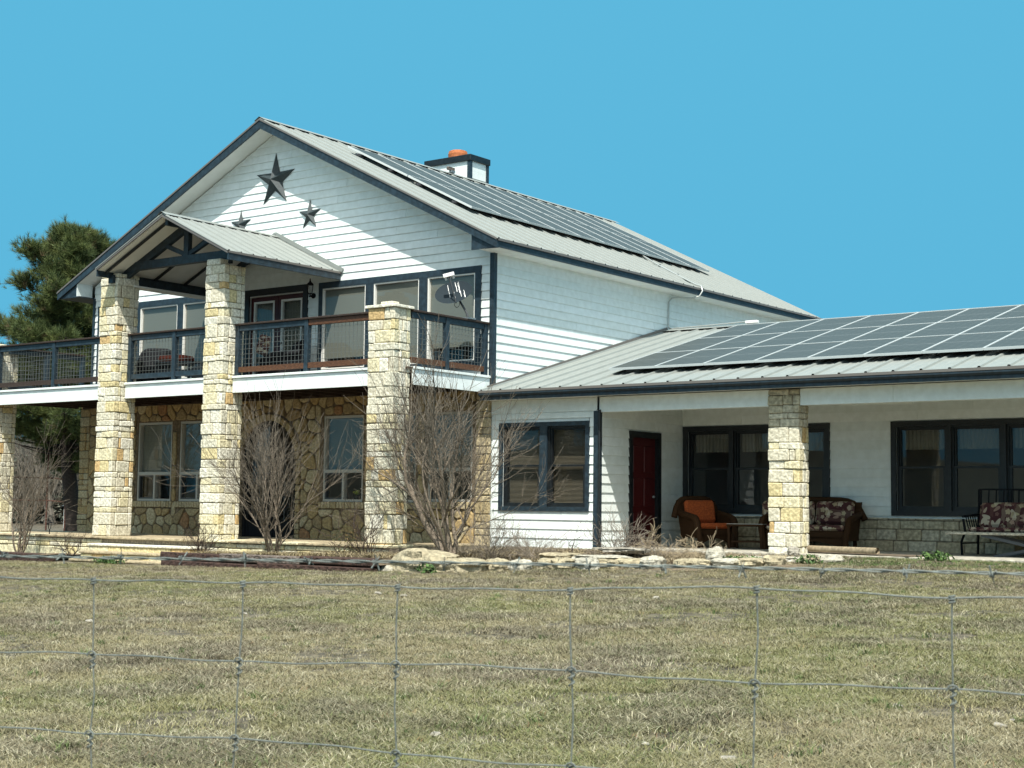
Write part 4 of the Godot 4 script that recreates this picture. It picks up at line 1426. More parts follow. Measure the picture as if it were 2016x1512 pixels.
func porch() -> void:
	var p := put("porch_slab", wall_mesh(-14.2, -0.02, 0.2, PORCH - 0.05, 0.04, 2.96, []), mats.mortar)
	structure(p)
	# flagstones along the edge and the coursed riser below it
	courses(p, -14.2, -0.05, PORCH - 0.245, PORCH - 0.055, 3.0, 0.1, "lime", [0.09, 0.19], [0.28, 0.62], [[-8.2, -4.9, 0, 2]], "riser_stone", func(_y: float) -> int: return [3, 4, 3, 2][rng.randi() % 4], 0.01)
	courses(p, -14.2, -0.05, 0.25, PORCH - 0.247, 3.0, 0.1, "lime", [0.28], [0.3, 0.6], [[-8.2, -4.9, 0, 2]], "riser_stone", func(_y: float) -> int: return [3, 4, 3, 2][rng.randi() % 4], 0.01)
	var x := -14.25
	while x < -0.1:
		var l := minf(rng.randf_range(0.6, 1.1), -0.02 - x)
		var b := Build.new()
		b.cbox(Vector3(x + 0.006, PORCH - 0.05, 2.3), Vector3(x + l - 0.006, PORCH + rng.randf_range(-0.004, 0.004), 3.05 + rng.randf_range(-0.01, 0.01)), 0.012, 0.003, rng)
		put("flagstone", b, mats.paving if rng.randf() < 0.7 else mats.lime_3, p)
		b = Build.new()
		b.cbox(Vector3(x + 0.006, PORCH - 0.05, 0.04), Vector3(x + l - 0.006, PORCH - 0.006, 2.288), 0.01)
		put("flagstone", b, mats.paving, p)
		x += l
	# steps between the tall pillars
	var s := thing("stone_steps", "three broad limestone steps leading up to the arched door", "steps", Vector3(-6.4, 0.3, 3.6))
	var lev := [[-8.15, -4.95, 3.0, 3.42, 0.24, 0.635], [-7.95, -4.9, 3.3, 3.78, 0.2, 0.49], [-7.78, -4.75, 3.6, 4.15, 0.1, 0.345]]
	for k in 3:
		var e: Array = lev[k]
		var a: float = e[0]
		while a < e[1] - 0.01:
			var l := rng.randf_range(0.35, 0.8)
			if e[1] - a - l < 0.25: l = e[1] - a
			var b := Build.new()
			b.cbox(Vector3(a + 0.005, e[4], e[2]) - s.position, Vector3(a + l - 0.005, e[5] - 0.052, e[3] - 0.03 + rng.randf_range(-0.006, 0.006)) - s.position, 0.012, 0.004, rng)
			put("riser_stone", b, mats["lime_%d" % [4, 5, 3, 4, 3][rng.randi() % 5]], s)
			a += l
		a = e[0] - 0.03
		while a < e[1]:
			var l := rng.randf_range(0.7, 1.2)
			if e[1] - a - l < 0.4: l = e[1] + 0.03 - a
			var b := Build.new()
			b.cbox(Vector3(a + 0.003, e[5] - 0.048, e[2]) - s.position, Vector3(a + l - 0.003, e[5], e[3]) - s.position, 0.01, 0.002, rng)
			put("tread_stone", b, mats.paving if k > 0 else mats.lime_1, s)
			a += l
	# slab of the wing porch
	var w := boxed("porch_slab", Vector3(2.58, 0.3, -3.04), Vector3(14.5, WING_FLOOR, 0.26), mats.concrete, null, 0.01)
	structure(w)


# ---------------------------------------------------------------- rocks and sleepers
func rock(called: String, label: String, at: Vector3, size: Vector3, m: Material, seed_: int, group := "", flat := 0.0) -> void:
	var f := FastNoiseLite.new()
	f.seed = seed_
	f.frequency = 0.9
	f.fractal_octaves = 3
	var b := Build.new()
	var nu := 22
	var nv := 12
	var pt := func(i: int, j: int) -> Vector3:
		var a := TAU * (i % nu) / nu
		var e := PI * (j / float(nv) - 0.5)
		var d := Vector3(cos(e) * cos(a), sin(e), -cos(e) * sin(a))
		# squarish: push towards a box, then roughen
		var k := 1.0 / pow(pow(absf(d.x), 4.0) + pow(absf(d.y), 4.0) + pow(absf(d.z), 4.0), 0.25)
		d *= lerpf(1.0, k, 0.75)
		d *= 1.0 + 0.30 * f.get_noise_3dv(d * 1.4) + 0.10 * f.get_noise_3dv(d * 4.0 + Vector3.ONE * 7.0)
		if flat > 0.0 and d.y > 0: d.y *= 1.0 - flat * 0.4
		return d * size * 0.5
	for i in nu:
		for j in nv:
			b.quad(pt.call(i, j), pt.call(i + 1, j), pt.call(i + 1, j + 1), pt.call(i, j + 1))
	var o := put(called, b, m)
	o.position = at
	o.rotation.y = seed_ * 0.7
	tag(o, label, "rock", group)


func rocks() -> void:
	var g := "rocks bordering the bed in front of the wing"
	rock("boulder", "big yellowish limestone boulder at the end of the timber edging", Vector3(1.55, 0.50, 3.85), Vector3(1.15, 0.52, 0.8), mats.limestone_rock, 0, g)
	rock("boulder", "long flat-topped limestone block beside the yellowish boulder", Vector3(2.25, 0.50, 3.78), Vector3(1.15, 0.40, 0.7), mats.limestone_rock, 9, g, 0.8)
	rock("rock", "small broken stone wedged between boulder and timber edging", Vector3(0.98, 0.36, 4.05), Vector3(0.34, 0.24, 0.3), mats.pale_rock, 2, g)
	rock("flat_rock", "thin grey slab rock lying on top among the dry weeds", Vector3(4.28, 0.80, 1.75), Vector3(0.85, 0.12, 0.55), mats.grey_rock, 18, g, 0.9)
	rock("flat_rock", "pale rounded slab rock overhanging the bed edge under dry weeds", Vector3(4.35, 0.68, 2.55), Vector3(0.95, 0.15, 0.6), mats.pale_rock, 9, g, 0.9)
	rock("flat_rock", "brown slab rock under twigs near the window bay", Vector3(3.3, 0.68, 2.3), Vector3(0.7, 0.16, 0.5), mats.limestone_rock, 27, g, 0.9)
	rock("rock", "round white stone in the bed before the wicker armchair", Vector3(6.0, 0.72, 1.7), Vector3(0.30, 0.30, 0.28), mats.pale_rock, 5, g)
	rock("rock", "white oblong stone on the grass beside the porch slab", Vector3(7.82, 0.72, 1.22), Vector3(0.42, 0.17, 0.24), mats.pale_rock, 14, g)
	rock("rock", "grey lump of stone at the foot of the porch pillar", Vector3(6.88, 0.80, 0.62), Vector3(0.22, 0.20, 0.2), mats.grey_rock, 3, g)
	var r := RandomNumberGenerator.new()
	r.seed = 5
	for k in 13:
		var x := 2.85 + 0.36 * k + r.randf_range(-0.1, 0.1)
		var z := 3.45 - 0.13 * k + r.randf_range(-0.12, 0.12)
		rock("edging_stone", "low pale limestone lump in the row edging the weedy bed", Vector3(x, ground_y(x, z) + 0.07, z), Vector3(r.randf_range(0.35, 0.6), r.randf_range(0.18, 0.30), r.randf_range(0.28, 0.4)), [mats.limestone_rock, mats.pale_rock, mats.limestone_rock][k % 3], 40 + k, "row of limestone lumps edging the bed", 0.5)
	for k in 5:
		var x := 6.2 + 0.34 * k
		rock("edging_stone", "flat pale edging stone in the row before the porch pillar", Vector3(x, ground_y(x, 1.3) + 0.04, 1.25 + r.randf_range(-0.05, 0.05)), Vector3(0.42, r.randf_range(0.12, 0.17), 0.3), mats.pale_rock if k % 2 else mats.limestone_rock, 70 + k, "flat stones edging the bed by the pillar", 0.8)


func sleeper(label: String, a: Vector3, b: Vector3, h: float, m: Material) -> void:
	var o := Build.new()
	var len_ := a.distance_to(b)
	o.cbox(Vector3(0, 0, -0.1), Vector3(len_, h, 0.1), 0.018, 0.008, rng)
	var t := put("edging_timber", o, m)
	t.position = a
	t.rotation.y = atan2(-(b.z - a.z), b.x - a.x)
	tag(t, label, "timber", "old timbers edging the flower beds")


func sleepers() -> void:
	sleeper("dark lower timber of the bed edging beside the stone steps", Vector3(-4.62, 0.24, 4.32), Vector3(-1.95, 0.27, 4.34), 0.17, mats.sleeper_wood)
	sleeper("dark lower timber of the bed edging running up to the boulder", Vector3(-1.93, 0.27, 4.35), Vector3(0.85, 0.31, 4.36), 0.17, mats.sleeper_wood)
	sleeper("dark upper timber of the bed edging beside the stone steps", Vector3(-4.66, 0.41, 4.30), Vector3(-3.0, 0.43, 4.31), 0.16, mats.sleeper_wood)
	sleeper("greyed upper timber of the bed edging below the tall bare shrub", Vector3(-2.98, 0.43, 4.31), Vector3(-0.9, 0.46, 4.33), 0.15, mats.sleeper_grey)
	sleeper("split upper timber of the bed edging beside the boulder", Vector3(-0.88, 0.46, 4.33), Vector3(0.88, 0.48, 4.34), 0.14, mats.sleeper_wood)
	sleeper("dark timber edging the bed below the bare shrub by the pine", Vector3(-12.2, 0.15, 4.2), Vector3(-8.15, 0.20, 4.28), 0.20, mats.sleeper_wood)
	sleeper("slanting timber lying on the bed edging by the pine", Vector3(-12.0, 0.34, 4.18), Vector3(-8.6, 0.39, 4.2), 0.08, mats.sleeper_wood)


# ---------------------------------------------------------------- furniture
func wicker_seat(called: String, label: String, category: String, at: Vector3, turn: float, w: float, cloth: Material, wick: Material, seats: int) -> void:
	var t := thing(called, label, category, at, turn)
	var h := w / 2
	var b := Build.new()
	b.cbox(Vector3(-h + 0.1, 0.2, -0.34), Vector3(h - 0.1, 0.36, 0.36), 0.02)
	# arched apron
	for k in 12:
		var u0 := -h + 0.12 + (w - 0.24) * k / 12.0
		var u1 := -h + 0.12 + (w - 0.24) * (k + 1) / 12.0
		var d0 := 0.06 + 0.12 * sin(PI * k / 12.0)
		var d1 := 0.06 + 0.12 * sin(PI * (k + 1) / 12.0)
		b.hexa([Vector3(u0, d0, 0.36), Vector3(u1, d1, 0.36), Vector3(u1, d1, 0.33), Vector3(u0, d0, 0.33), Vector3(u0, 0.25, 0.36), Vector3(u1, 0.25, 0.36), Vector3(u1, 0.25, 0.33), Vector3(u0, 0.25, 0.33)])
	put("base", b, wick, t)
	for s in [-1, 1]:
		b = Build.new()
		var path := []
		for k in 6: path.append(Vector3(s * (h - 0.02), 0.66 - 0.015 * k, -0.32 + 0.10 * k))
		for k in 7:
			var a := PI / 2 * k / 6
			path.append(Vector3(s * (h - 0.03), 0.58 - 0.18 * (1 - cos(a)), 0.20 + 0.18 * sin(a)))
		path.append(Vector3(s * (h - 0.07), 0.2, 0.40))
		path.append(Vector3(s * (h - 0.08), 0.0, 0.38))
		b.tube(path, 0.062, 8)
		b.hexa([Vector3(s * h - 0.06 * s - 0.015, 0.18, 0.34), Vector3(s * h - 0.06 * s + 0.015, 0.18, 0.34), Vector3(s * h - 0.06 * s + 0.015, 0.18, -0.34), Vector3(s * h - 0.06 * s - 0.015, 0.18, -0.34),
			Vector3(s * h - 0.06 * s - 0.015, 0.6, 0.26), Vector3(s * h - 0.06 * s + 0.015, 0.6, 0.26), Vector3(s * h - 0.06 * s + 0.015, 0.64, -0.34), Vector3(s * h - 0.06 * s - 0.015, 0.64, -0.34)])
		put("arm", b, wick, t)
		for z in [-0.34, 0.32]: boxed("leg", Vector3(s * (h - 0.12) - 0.03, 0.0, z - 0.03), Vector3(s * (h - 0.12) + 0.03, 0.22, z + 0.03), wick, t)
	b = Build.new()
	b.hexa([Vector3(-h + 0.05, 0.3, -0.30), Vector3(h - 0.05, 0.3, -0.30), Vector3(h - 0.05, 0.3, -0.36), Vector3(-h + 0.05, 0.3, -0.36), Vector3(-h + 0.02, 0.90, -0.44), Vector3(h - 0.02, 0.90, -0.44), Vector3(h - 0.02, 0.90, -0.50), Vector3(-h + 0.02, 0.90, -0.50)])
	var arc := []
	for k in 17:
		var u := -1.0 + k / 8.0
		arc.append(Vector3(u * (h + 0.04), 0.93 - 0.36 * pow(absf(u), 6.0), -0.49 + 0.04 * pow(absf(u), 4.0)))
	b.tube(arc, 0.065, 8)
	put("backrest", b, wick, t)
	for k in seats:
		var u0 := -h + 0.10 + (w - 0.2) * k / seats
		var u1 := -h + 0.10 + (w - 0.2) * (k + 1) / seats
		b = Build.new()
		b.cbox(Vector3(u0 + 0.01, 0.365, -0.27), Vector3(u1 - 0.01, 0.47, 0.39), 0.035)
		put("seat_cushion", b, cloth, t)
		b = Build.new()
		b.cbox(Vector3(u0 + 0.015, 0.0, -0.065), Vector3(u1 - 0.015, 0.44, 0.065), 0.045)
		var c := put("back_cushion", b, cloth, t)
		c.position = Vector3(0, 0.475, -0.24)
		c.rotation.x = -0.22


func metal_bench() -> void:
	var t := thing("metal_bench", "black slatted metal bench with dark floral cushions under the wide porch window", "bench", Vector3(10.0, WING_FLOOR, -2.25))
	var f := Build.new()
	f.bar(Vector3(-1.1, 1.14, -0.36), Vector3(1.1, 1.14, -0.36), 0.03, 0.03)
	f.bar(Vector3(-1.1, 0.46, -0.26), Vector3(1.1, 0.46, -0.26), 0.03, 0.03)
	put("back_frame", f, mats.iron, t)
	for k in 17:
		f = Build.new()
		f.bar(Vector3(-1.06 + 0.1325 * k, 0.46, -0.26), Vector3(-1.06 + 0.1325 * k, 1.14, -0.36), 0.022, 0.01)
		put("slat", f, mats.iron, t)
	for s in [-1, 1]:
		f = Build.new()
		f.tube([Vector3(s * 1.12, 0.0, -0.3), Vector3(s * 1.1, 0.4, -0.28), Vector3(s * 1.1, 1.14, -0.36)], 0.022, 6)
		put("leg", f, mats.iron, t)
		f = Build.new()
		f.tube([Vector3(s * 1.14, 0.0, 0.42), Vector3(s * 1.16, 0.22, 0.40), Vector3(s * 1.11, 0.40, 0.34), Vector3(s * 1.13, 0.62, 0.38)], 0.022, 6)
		put("leg", f, mats.iron, t)
		f = Build.new()
		f.tube([Vector3(s * 1.13, 0.66, 0.40), Vector3(s * 1.11, 0.68, 0.1), Vector3(s * 1.1, 0.70, -0.3)], 0.022, 6)
		for k in 5: f.tube([Vector3(s * 1.12, 0.67, 0.28 - 0.11 * k), Vector3(s * 1.10, 0.55, 0.27 - 0.11 * k), Vector3(s * 1.08, 0.42, 0.24 - 0.11 * k)], 0.011, 4)
		put("arm", f, mats.iron, t)
		f = Build.new()
		f.bar(Vector3(s * 1.13, 0.2, 0.40), Vector3(s * 1.11, 0.2, -0.29), 0.02, 0.02)
		put("side_rail", f, mats.iron, t)
	boxed("seat_pan", Vector3(-1.08, 0.36, -0.28), Vector3(1.08, 0.39, 0.38), mats.iron, t)
	for k in 2:
		var b := Build.new()
		b.cbox(Vector3(-1.05 + 1.06 * k, 0.395, -0.22), Vector3(-0.01 + 1.06 * k, 0.48, 0.4), 0.035)
		put("seat_cushion", b, mats.floral, t)
		b = Build.new()
		b.cbox(Vector3(-1.02 + 1.05 * k, 0.0, -0.07), Vector3(-0.02 + 1.05 * k, 0.46, 0.07), 0.05)
		var c := put("back_cushion", b, mats.floral, t)
		c.position = Vector3(0, 0.475, -0.12)
		c.rotation = Vector3(-0.3, 0.02, 0.015 if k == 0 else -0.03)


func cross_table() -> void:
	var t := thing("cross_leg_table", "low table with pale top and black crossed metal legs before the bench", "table", Vector3(10.35, WING_FLOOR, -1.5), -0.02)
	boxed("table_top", Vector3(-1.55, 0.36, -0.32), Vector3(1.5, 0.40, 0.32), mats.pale_rock, t, 0.006)
	for s in [-1, 1]:
		for z in [-0.24, 0.24]:
			var b := Build.new()
			b.bar(Vector3(-0.95 * s, 0.355, z + 0.012 * s), Vector3(0.75 * s, 0.0, z + 0.012 * s), 0.028, 0.05)
			put("leg", b, mats.iron_grey, t)
	var b := Build.new()
	b.bar(Vector3(0, 0.18, -0.25), Vector3(0, 0.18, 0.25), 0.025, 0.025)
	put("stretcher", b, mats.iron, t)


func side_table() -> void:
	var t := thing("wicker_side_table", "small dark wicker side table between armchair and porch pillar", "table", Vector3(4.72, WING_FLOOR, -1.9), 0.2)
	var b := Build.new()
	b.cbox(Vector3(-0.36, 0.42, -0.3), Vector3(0.36, 0.46, 0.3), 0.012)
	put("table_top", b, mats.wicker, t)
	boxed("glass_top", Vector3(-0.35, 0.462, -0.29), Vector3(0.35, 0.47, 0.29), mats.frame_metal, t)
	for s in [-1, 1]:
		for z in [-0.26, 0.26]:
			b = Build.new()
			b.bar(Vector3(0.31 * s, 0.0, z), Vector3(0.32 * s, 0.42, z), 0.04, 0.04)
			put("leg", b, mats.wicker, t)
	boxed("shelf", Vector3(-0.31, 0.12, -0.25), Vector3(0.31, 0.15, 0.25), mats.wicker, t)
	t = thing("floral_pillow", "upright dark floral pillow in the wicker loveseat beside the pillar", "pillow", Vector3(5.02, WING_FLOOR + 0.47, -2.30), 0.2)
	b = Build.new()
	b.cbox(Vector3(-0.2, 0.0, -0.06), Vector3(0.22, 0.44, 0.07), 0.05)
	put("cover", b, mats.floral, t)


func sill_plant() -> void:
	var t := thing("potted_plant", "small potted yellow flowers standing on the ground-floor window sill inside", "plant", Vector3(-3.72, 1.63, -0.14))
	var b := Build.new()
	b.lathe(Vector3.ZERO, [[0.0, 0.0], [0.035, 0.0], [0.05, 0.09], [0.045, 0.09], [0.0, 0.08]], 12)
	put("pot", b, mats.iron, t)
	var lc := leaf_cloud(70, 612, Vector3(0.09, 0.06, 0.035), Vector3(-0.02, 0.15, 0), [Color(0.55, 0.5, 0.05), Color(0.30, 0.36, 0.05), Color(0.1, 0.16, 0.03)], 0.05)
	lc.name = "flowers"
	t.add_child(lc, true)


func porch_furniture() -> void:
	sill_plant()
	wicker_seat("wicker_armchair", "brown wicker armchair with orange cushions beside the red door", "armchair", Vector3(3.70, WING_FLOOR, -2.1), 1.02, 0.88, mats.orange_cloth, mats.wicker, 1)
	wicker_seat("wicker_loveseat", "brown wicker loveseat with dark floral cushions behind the porch pillar", "sofa", Vector3(5.82, WING_FLOOR, -2.25), 0.12, 1.72, mats.floral, mats.wicker, 2)
	side_table()
	metal_bench()
	cross_table()
	# rolled mat on the slab edge
	var t := thing("rolled_mat", "tan mat half rolled up on the porch slab edge", "mat", Vector3(7.2, WING_FLOOR, -0.15), -0.30)
	var b := Build.new()
	var sp := []
	for k in 26:
		var a := k / 25.0 * TAU * 1.6
		var r := 0.03 + 0.035 * k / 25.0
		sp.append(Vector2(cos(a) * r, 0.075 + sin(a) * r))
	for k in sp.size() - 1:
		b.quad(Vector3(-1.1, sp[k].y, sp[k].x), Vector3(1.0, sp[k].y, sp[k].x), Vector3(1.0, sp[k + 1].y, sp[k + 1].x), Vector3(-1.1, sp[k + 1].y, sp[k + 1].x))
	put("roll", b, mats.curtain_tan, t)
	boxed("flat_end", Vector3(-1.1, 0.004, -0.7), Vector3(1.6, 0.016, -0.04), mats.porch_mat, t)


func balcony_furniture() -> void:
	wicker_seat("patio_armchair", "black patio armchair on the balcony in front of the picture windows", "armchair", Vector3(-8.9, DECK + 0.004, 1.15), 0.75, 0.75, mats.iron, mats.iron, 1)
	var t := thing("cushion", "coral red cushion lying on the low balcony table", "cushion", Vector3(-7.86, DECK + 0.545, 1.4), 0.3)
	var b := Build.new()
	b.cbox(Vector3(-0.36, 0.0, -0.26), Vector3(0.36, 0.15, 0.26), 0.07)
	put("cover", b, mats.coral_cloth, t)
	t = thing("patio_table", "low black patio table on the balcony carrying the coral cushion", "table", Vector3(-7.8, DECK, 1.35), 0.3)
	boxed("table_top", Vector3(-0.45, 0.50, -0.35), Vector3(0.5, 0.54, 0.35), mats.iron_grey, t, 0.008)
	for s in [-1, 1]:
		for z in [-0.3, 0.3]:
			b = Build.new()
			b.bar(Vector3(0.42 * s, 0.0, z), Vector3(0.42 * s, 0.5, z), 0.04, 0.04)
			put("leg", b, mats.iron_grey, t)
	boxed("apron", Vector3(-0.42, 0.3, -0.3), Vector3(0.45, 0.36, 0.3), mats.iron_grey, t)
	t = thing("patio_stool", "low black rounded stool on the balcony beside the tall pillar", "stool", Vector3(-6.95, DECK, 1.3))
	b = Build.new()
	b.lathe(Vector3.ZERO, [[0.25, 0.02], [0.33, 0.12], [0.34, 0.38], [0.26, 0.46], [0.0, 0.49]], 18)
	put("seat", b, mats.iron_grey, t)
	for k in 3:
		b = Build.new()
		b.bar(Vector3(0.22 * cos(TAU * k / 3), 0.0, 0.22 * sin(TAU * k / 3)), Vector3(0.22 * cos(TAU * k / 3), 0.05, 0.22 * sin(TAU * k / 3)), 0.05, 0.05)
		put("foot", b, mats.iron, t)
	wicker_seat("patio_armchair", "black patio armchair on the balcony before the double doors", "armchair", Vector3(-5.1, DECK + 0.004, 0.85), -0.6, 0.78, mats.iron, mats.iron, 1)
	t = thing("floral_pillow", "pale floral pillow standing on the balcony chair by the double doors", "pillow", Vector3(-5.42, DECK + 0.62, 1.15), 1.2)
	b = Build.new()
	b.cbox(Vector3(-0.14, 0.0, -0.05), Vector3(0.14, 0.44, 0.06), 0.045)
	var c := put("cover", b, mats.pale_floral, t)
	c.rotation.z = -0.25


# ---------------------------------------------------------------- fence in front
func fence() -> void:
	var o := Vector3(16.745, 0.0, 21.554)
	var d := Vector3(0.9483, 0, -0.3172)
	var f := thing("wire_fence", "galvanised woven wire stock fence with knotted joints across the lawn", "fence")
	var pos := func(s: float, y: float) -> Vector3: return o + d * s + Vector3(0, y, 0)
	var top := func(k: int, s: float) -> float:
		var y: float = [1.365, 1.2255, 1.0805, 0.93, 0.77, 0.6, 0.42][k]
		return y + 0.004 * s + 0.006 * sin(s * 2.3 + k * 1.7) + 0.0035 * sin(s * 7.9 + k * 2.9) + 0.0012 * sin(s * 31.0 + k) + (0.004 * absf(sin(s * PI / 0.61)) if k == 0 else 0.0)
	for k in 7:
		var pts := []
		var s := -3.0
		while s < 3.0:
			pts.append(pos.call(s, top.call(k, s)))
			s += 0.025
		var b := Build.new()
		b.tube(pts, 0.0014 if k > 0 else 0.0015, 6, false)
		put("line_wire", b, mats.fence_wire, f)
	for i in range(-9, 10):
		var s0 := i * 0.305
		for k in 6:
			var b := Build.new()
			var lean := 0.004 * sin(i * 2.1 + k)
			b.tube([pos.call(s0 + lean, top.call(k, s0)), pos.call(s0 + lean * 2.0 + 0.003 * sin(i * 3.7), (top.call(k, s0) + top.call(k + 1, s0)) / 2), pos.call(s0 + 0.004 * sin(i * 2.1 + k + 1), top.call(k + 1, s0))], 0.0013, 6, false)
			put("stay_wire", b, mats.fence_wire, f)
			b = Build.new()
			var coil := []
			var nn := Vector3(-d.z, 0, d.x)
			for m in 19:  # the hinge-joint wrap
				var a := TAU * 2.6 * m / 18.0
				coil.append(pos.call(s0 + lean + 0.0045 * cos(a), top.call(k, s0) + 0.004 - (0.030 if k > 0 else 0.012) * m / 18.0) + nn * 0.0045 * sin(a))
			b.tube(coil, 0.0014, 5, false)
			var ring := []
			for m in 11:
				var a := PI * m / 10.0
				ring.append(pos.call(s0 + lean - 0.009 * cos(a), top.call(k, s0) - 0.003 + 0.009 * sin(a)) + nn * 0.004)
			if k > 0: b.tube(ring, 0.0014, 5, false)
			put("knot", b, mats.fence_wire, f)
	for s in [-3.0, 3.0]:
		var q: Vector3 = pos.call(s, 0.0)
		var p := thing("fence_post", "green steel post carrying the wire fence", "post", Vector3(q.x, ground_y(q.x, q.z), q.z), 0.0, "steel fence posts")
		boxed("shaft", Vector3(-0.02, -0.3, -0.006), Vector3(0.02, 1.5, 0.006), mats.iron_grey, p)
		boxed("stem", Vector3(-0.004, -0.3, 0.006), Vector3(0.004, 1.5, 0.03), mats.iron_grey, p)
	var bw := thing("barbed_wire", "twisted barbed wire strand stretched above the woven fence", "barbed wire")
	for m in 2:
		var pts := []
		var s := -3.0
		while s < 3.0:
			var a := s * TAU / 0.11 + m * PI
			pts.append(pos.call(s, 1.404 + 0.004 * s + 0.003 * sin(s * 1.9 + 1.0) + 0.0017 * cos(a)) + Vector3(-d.z, 0, d.x) * (0.0017 * sin(a)))
			s += 0.0085
		var b := Build.new()
		b.tube(pts, 0.00145, 5, false)
		put("strand", b, mats.fence_wire, bw)
	for i in range(-23, 23):
		var s0 := i * 0.127 + 0.03
		var b := Build.new()
		var c: Vector3 = pos.call(s0, 1.404 + 0.004 * s0)
		var nn := Vector3(-d.z, 0, d.x)
		var turn := i * 1.3
		for m in 2:
			var e := Vector3(0, cos(turn + m * 0.9), 0) + nn * sin(turn + m * 0.9) + d * (0.25 if m else -0.25)
			b.tube([c - e * 0.014 + d * 0.003 * m, c + e * 0.014 + d * 0.003 * m], [0.0006, 0.0015], 5)
		var coil := []
		for m in 15:
			var a := TAU * 2.0 * m / 14.0
			coil.append(c + d * (-0.004 + 0.008 * m / 14.0) + Vector3(0, cos(a), 0) * 0.0042 + nn * sin(a) * 0.0042)
		b.tube(coil, 0.0011, 4, false)
		put("barb", b, mats.fence_wire, bw)


# ---------------------------------------------------------------- bare shrubs
var sticks: Array  # [Build for stems, Build for twigs]

func grow(p: Vector3, dir: Vector3, len_: float, rad: float, level: int, most: int, r: RandomNumberGenerator, up: float, wob: float) -> void:
	var n := 7 if level == 0 else (4 if level < most else 3)
	if level == 0: wob *= 1.3
	var pts := [p]
	var rads := [rad]
	var d := dir
	for k in n:
		d = (d + Vector3(r.randf_range(-wob, wob), r.randf_range(-wob, wob) * 0.6 + up, r.randf_range(-wob, wob))).normalized()
		pts.append(pts[-1] + d * len_ / n)
		rads.append(maxf(lerpf(rad, rad * 0.55, (k + 1.0) / n), 0.0026))
	sticks[0 if level < 2 else 1].tube(pts, rads, 7 if level == 0 else (5 if level == 1 else 3), level < 1)
	if level >= most: return
	var kids := r.randi_range(2, 3) if level == 0 else r.randi_range(2, 4)
	for k in kids:
		var at := r.randi_range(1 if level > 0 else 2, n)
		var a := r.randf() * TAU
		var side := d.cross(Vector3(cos(a), 0.3, sin(a))).normalized()
		var nd := (d + side * r.randf_range(0.25, 0.7)).normalized()
		grow(pts[at], nd, len_ * r.randf_range(0.55, 0.85), maxf(rads[at] * r.randf_range(0.5, 0.75), 0.003), level + 1, most, r, up, wob)
	grow(pts[n], d, len_ * r.randf_range(0.7, 0.9), rads[n], level + 1, most, r, up, wob)


func bare_shrub(called: String, label: String, at: Vector3, stems: Array, most: int, seed_: int, up: float, wob: float, m0: Material, m1: Material) -> Node3D:
	var r := RandomNumberGenerator.new()
	r.seed = seed_
	var t := thing(called, label, "shrub", at)
	sticks = [Build.new(), Build.new()]
	for s in stems: grow(Vector3(s[0], -0.06, s[1]), Vector3(s[2], s[3], s[4]).normalized(), s[5], s[6], 0, most, r, up, wob)
	put("stems", sticks[0], m0, t)
	if sticks[1].v.size() > 0: put("twigs", sticks[1], m1, t).set_meta("kind", "stuff")
	return t


func fan(n: int, spread: float, len_: float, rad: float, seed_: int) -> Array:
	var r := RandomNumberGenerator.new()
	r.seed = seed_
	var out := []
	for k in n:
		var a := TAU * k / n + r.randf_range(-0.4, 0.4)
		var s := spread * r.randf_range(0.35, 1.0)
		out.append([cos(a) * 0.06, sin(a) * 0.06, cos(a) * s, 1.0, sin(a) * s, len_ * r.randf_range(0.8, 1.15), rad * r.randf_range(0.7, 1.2)])
	return out


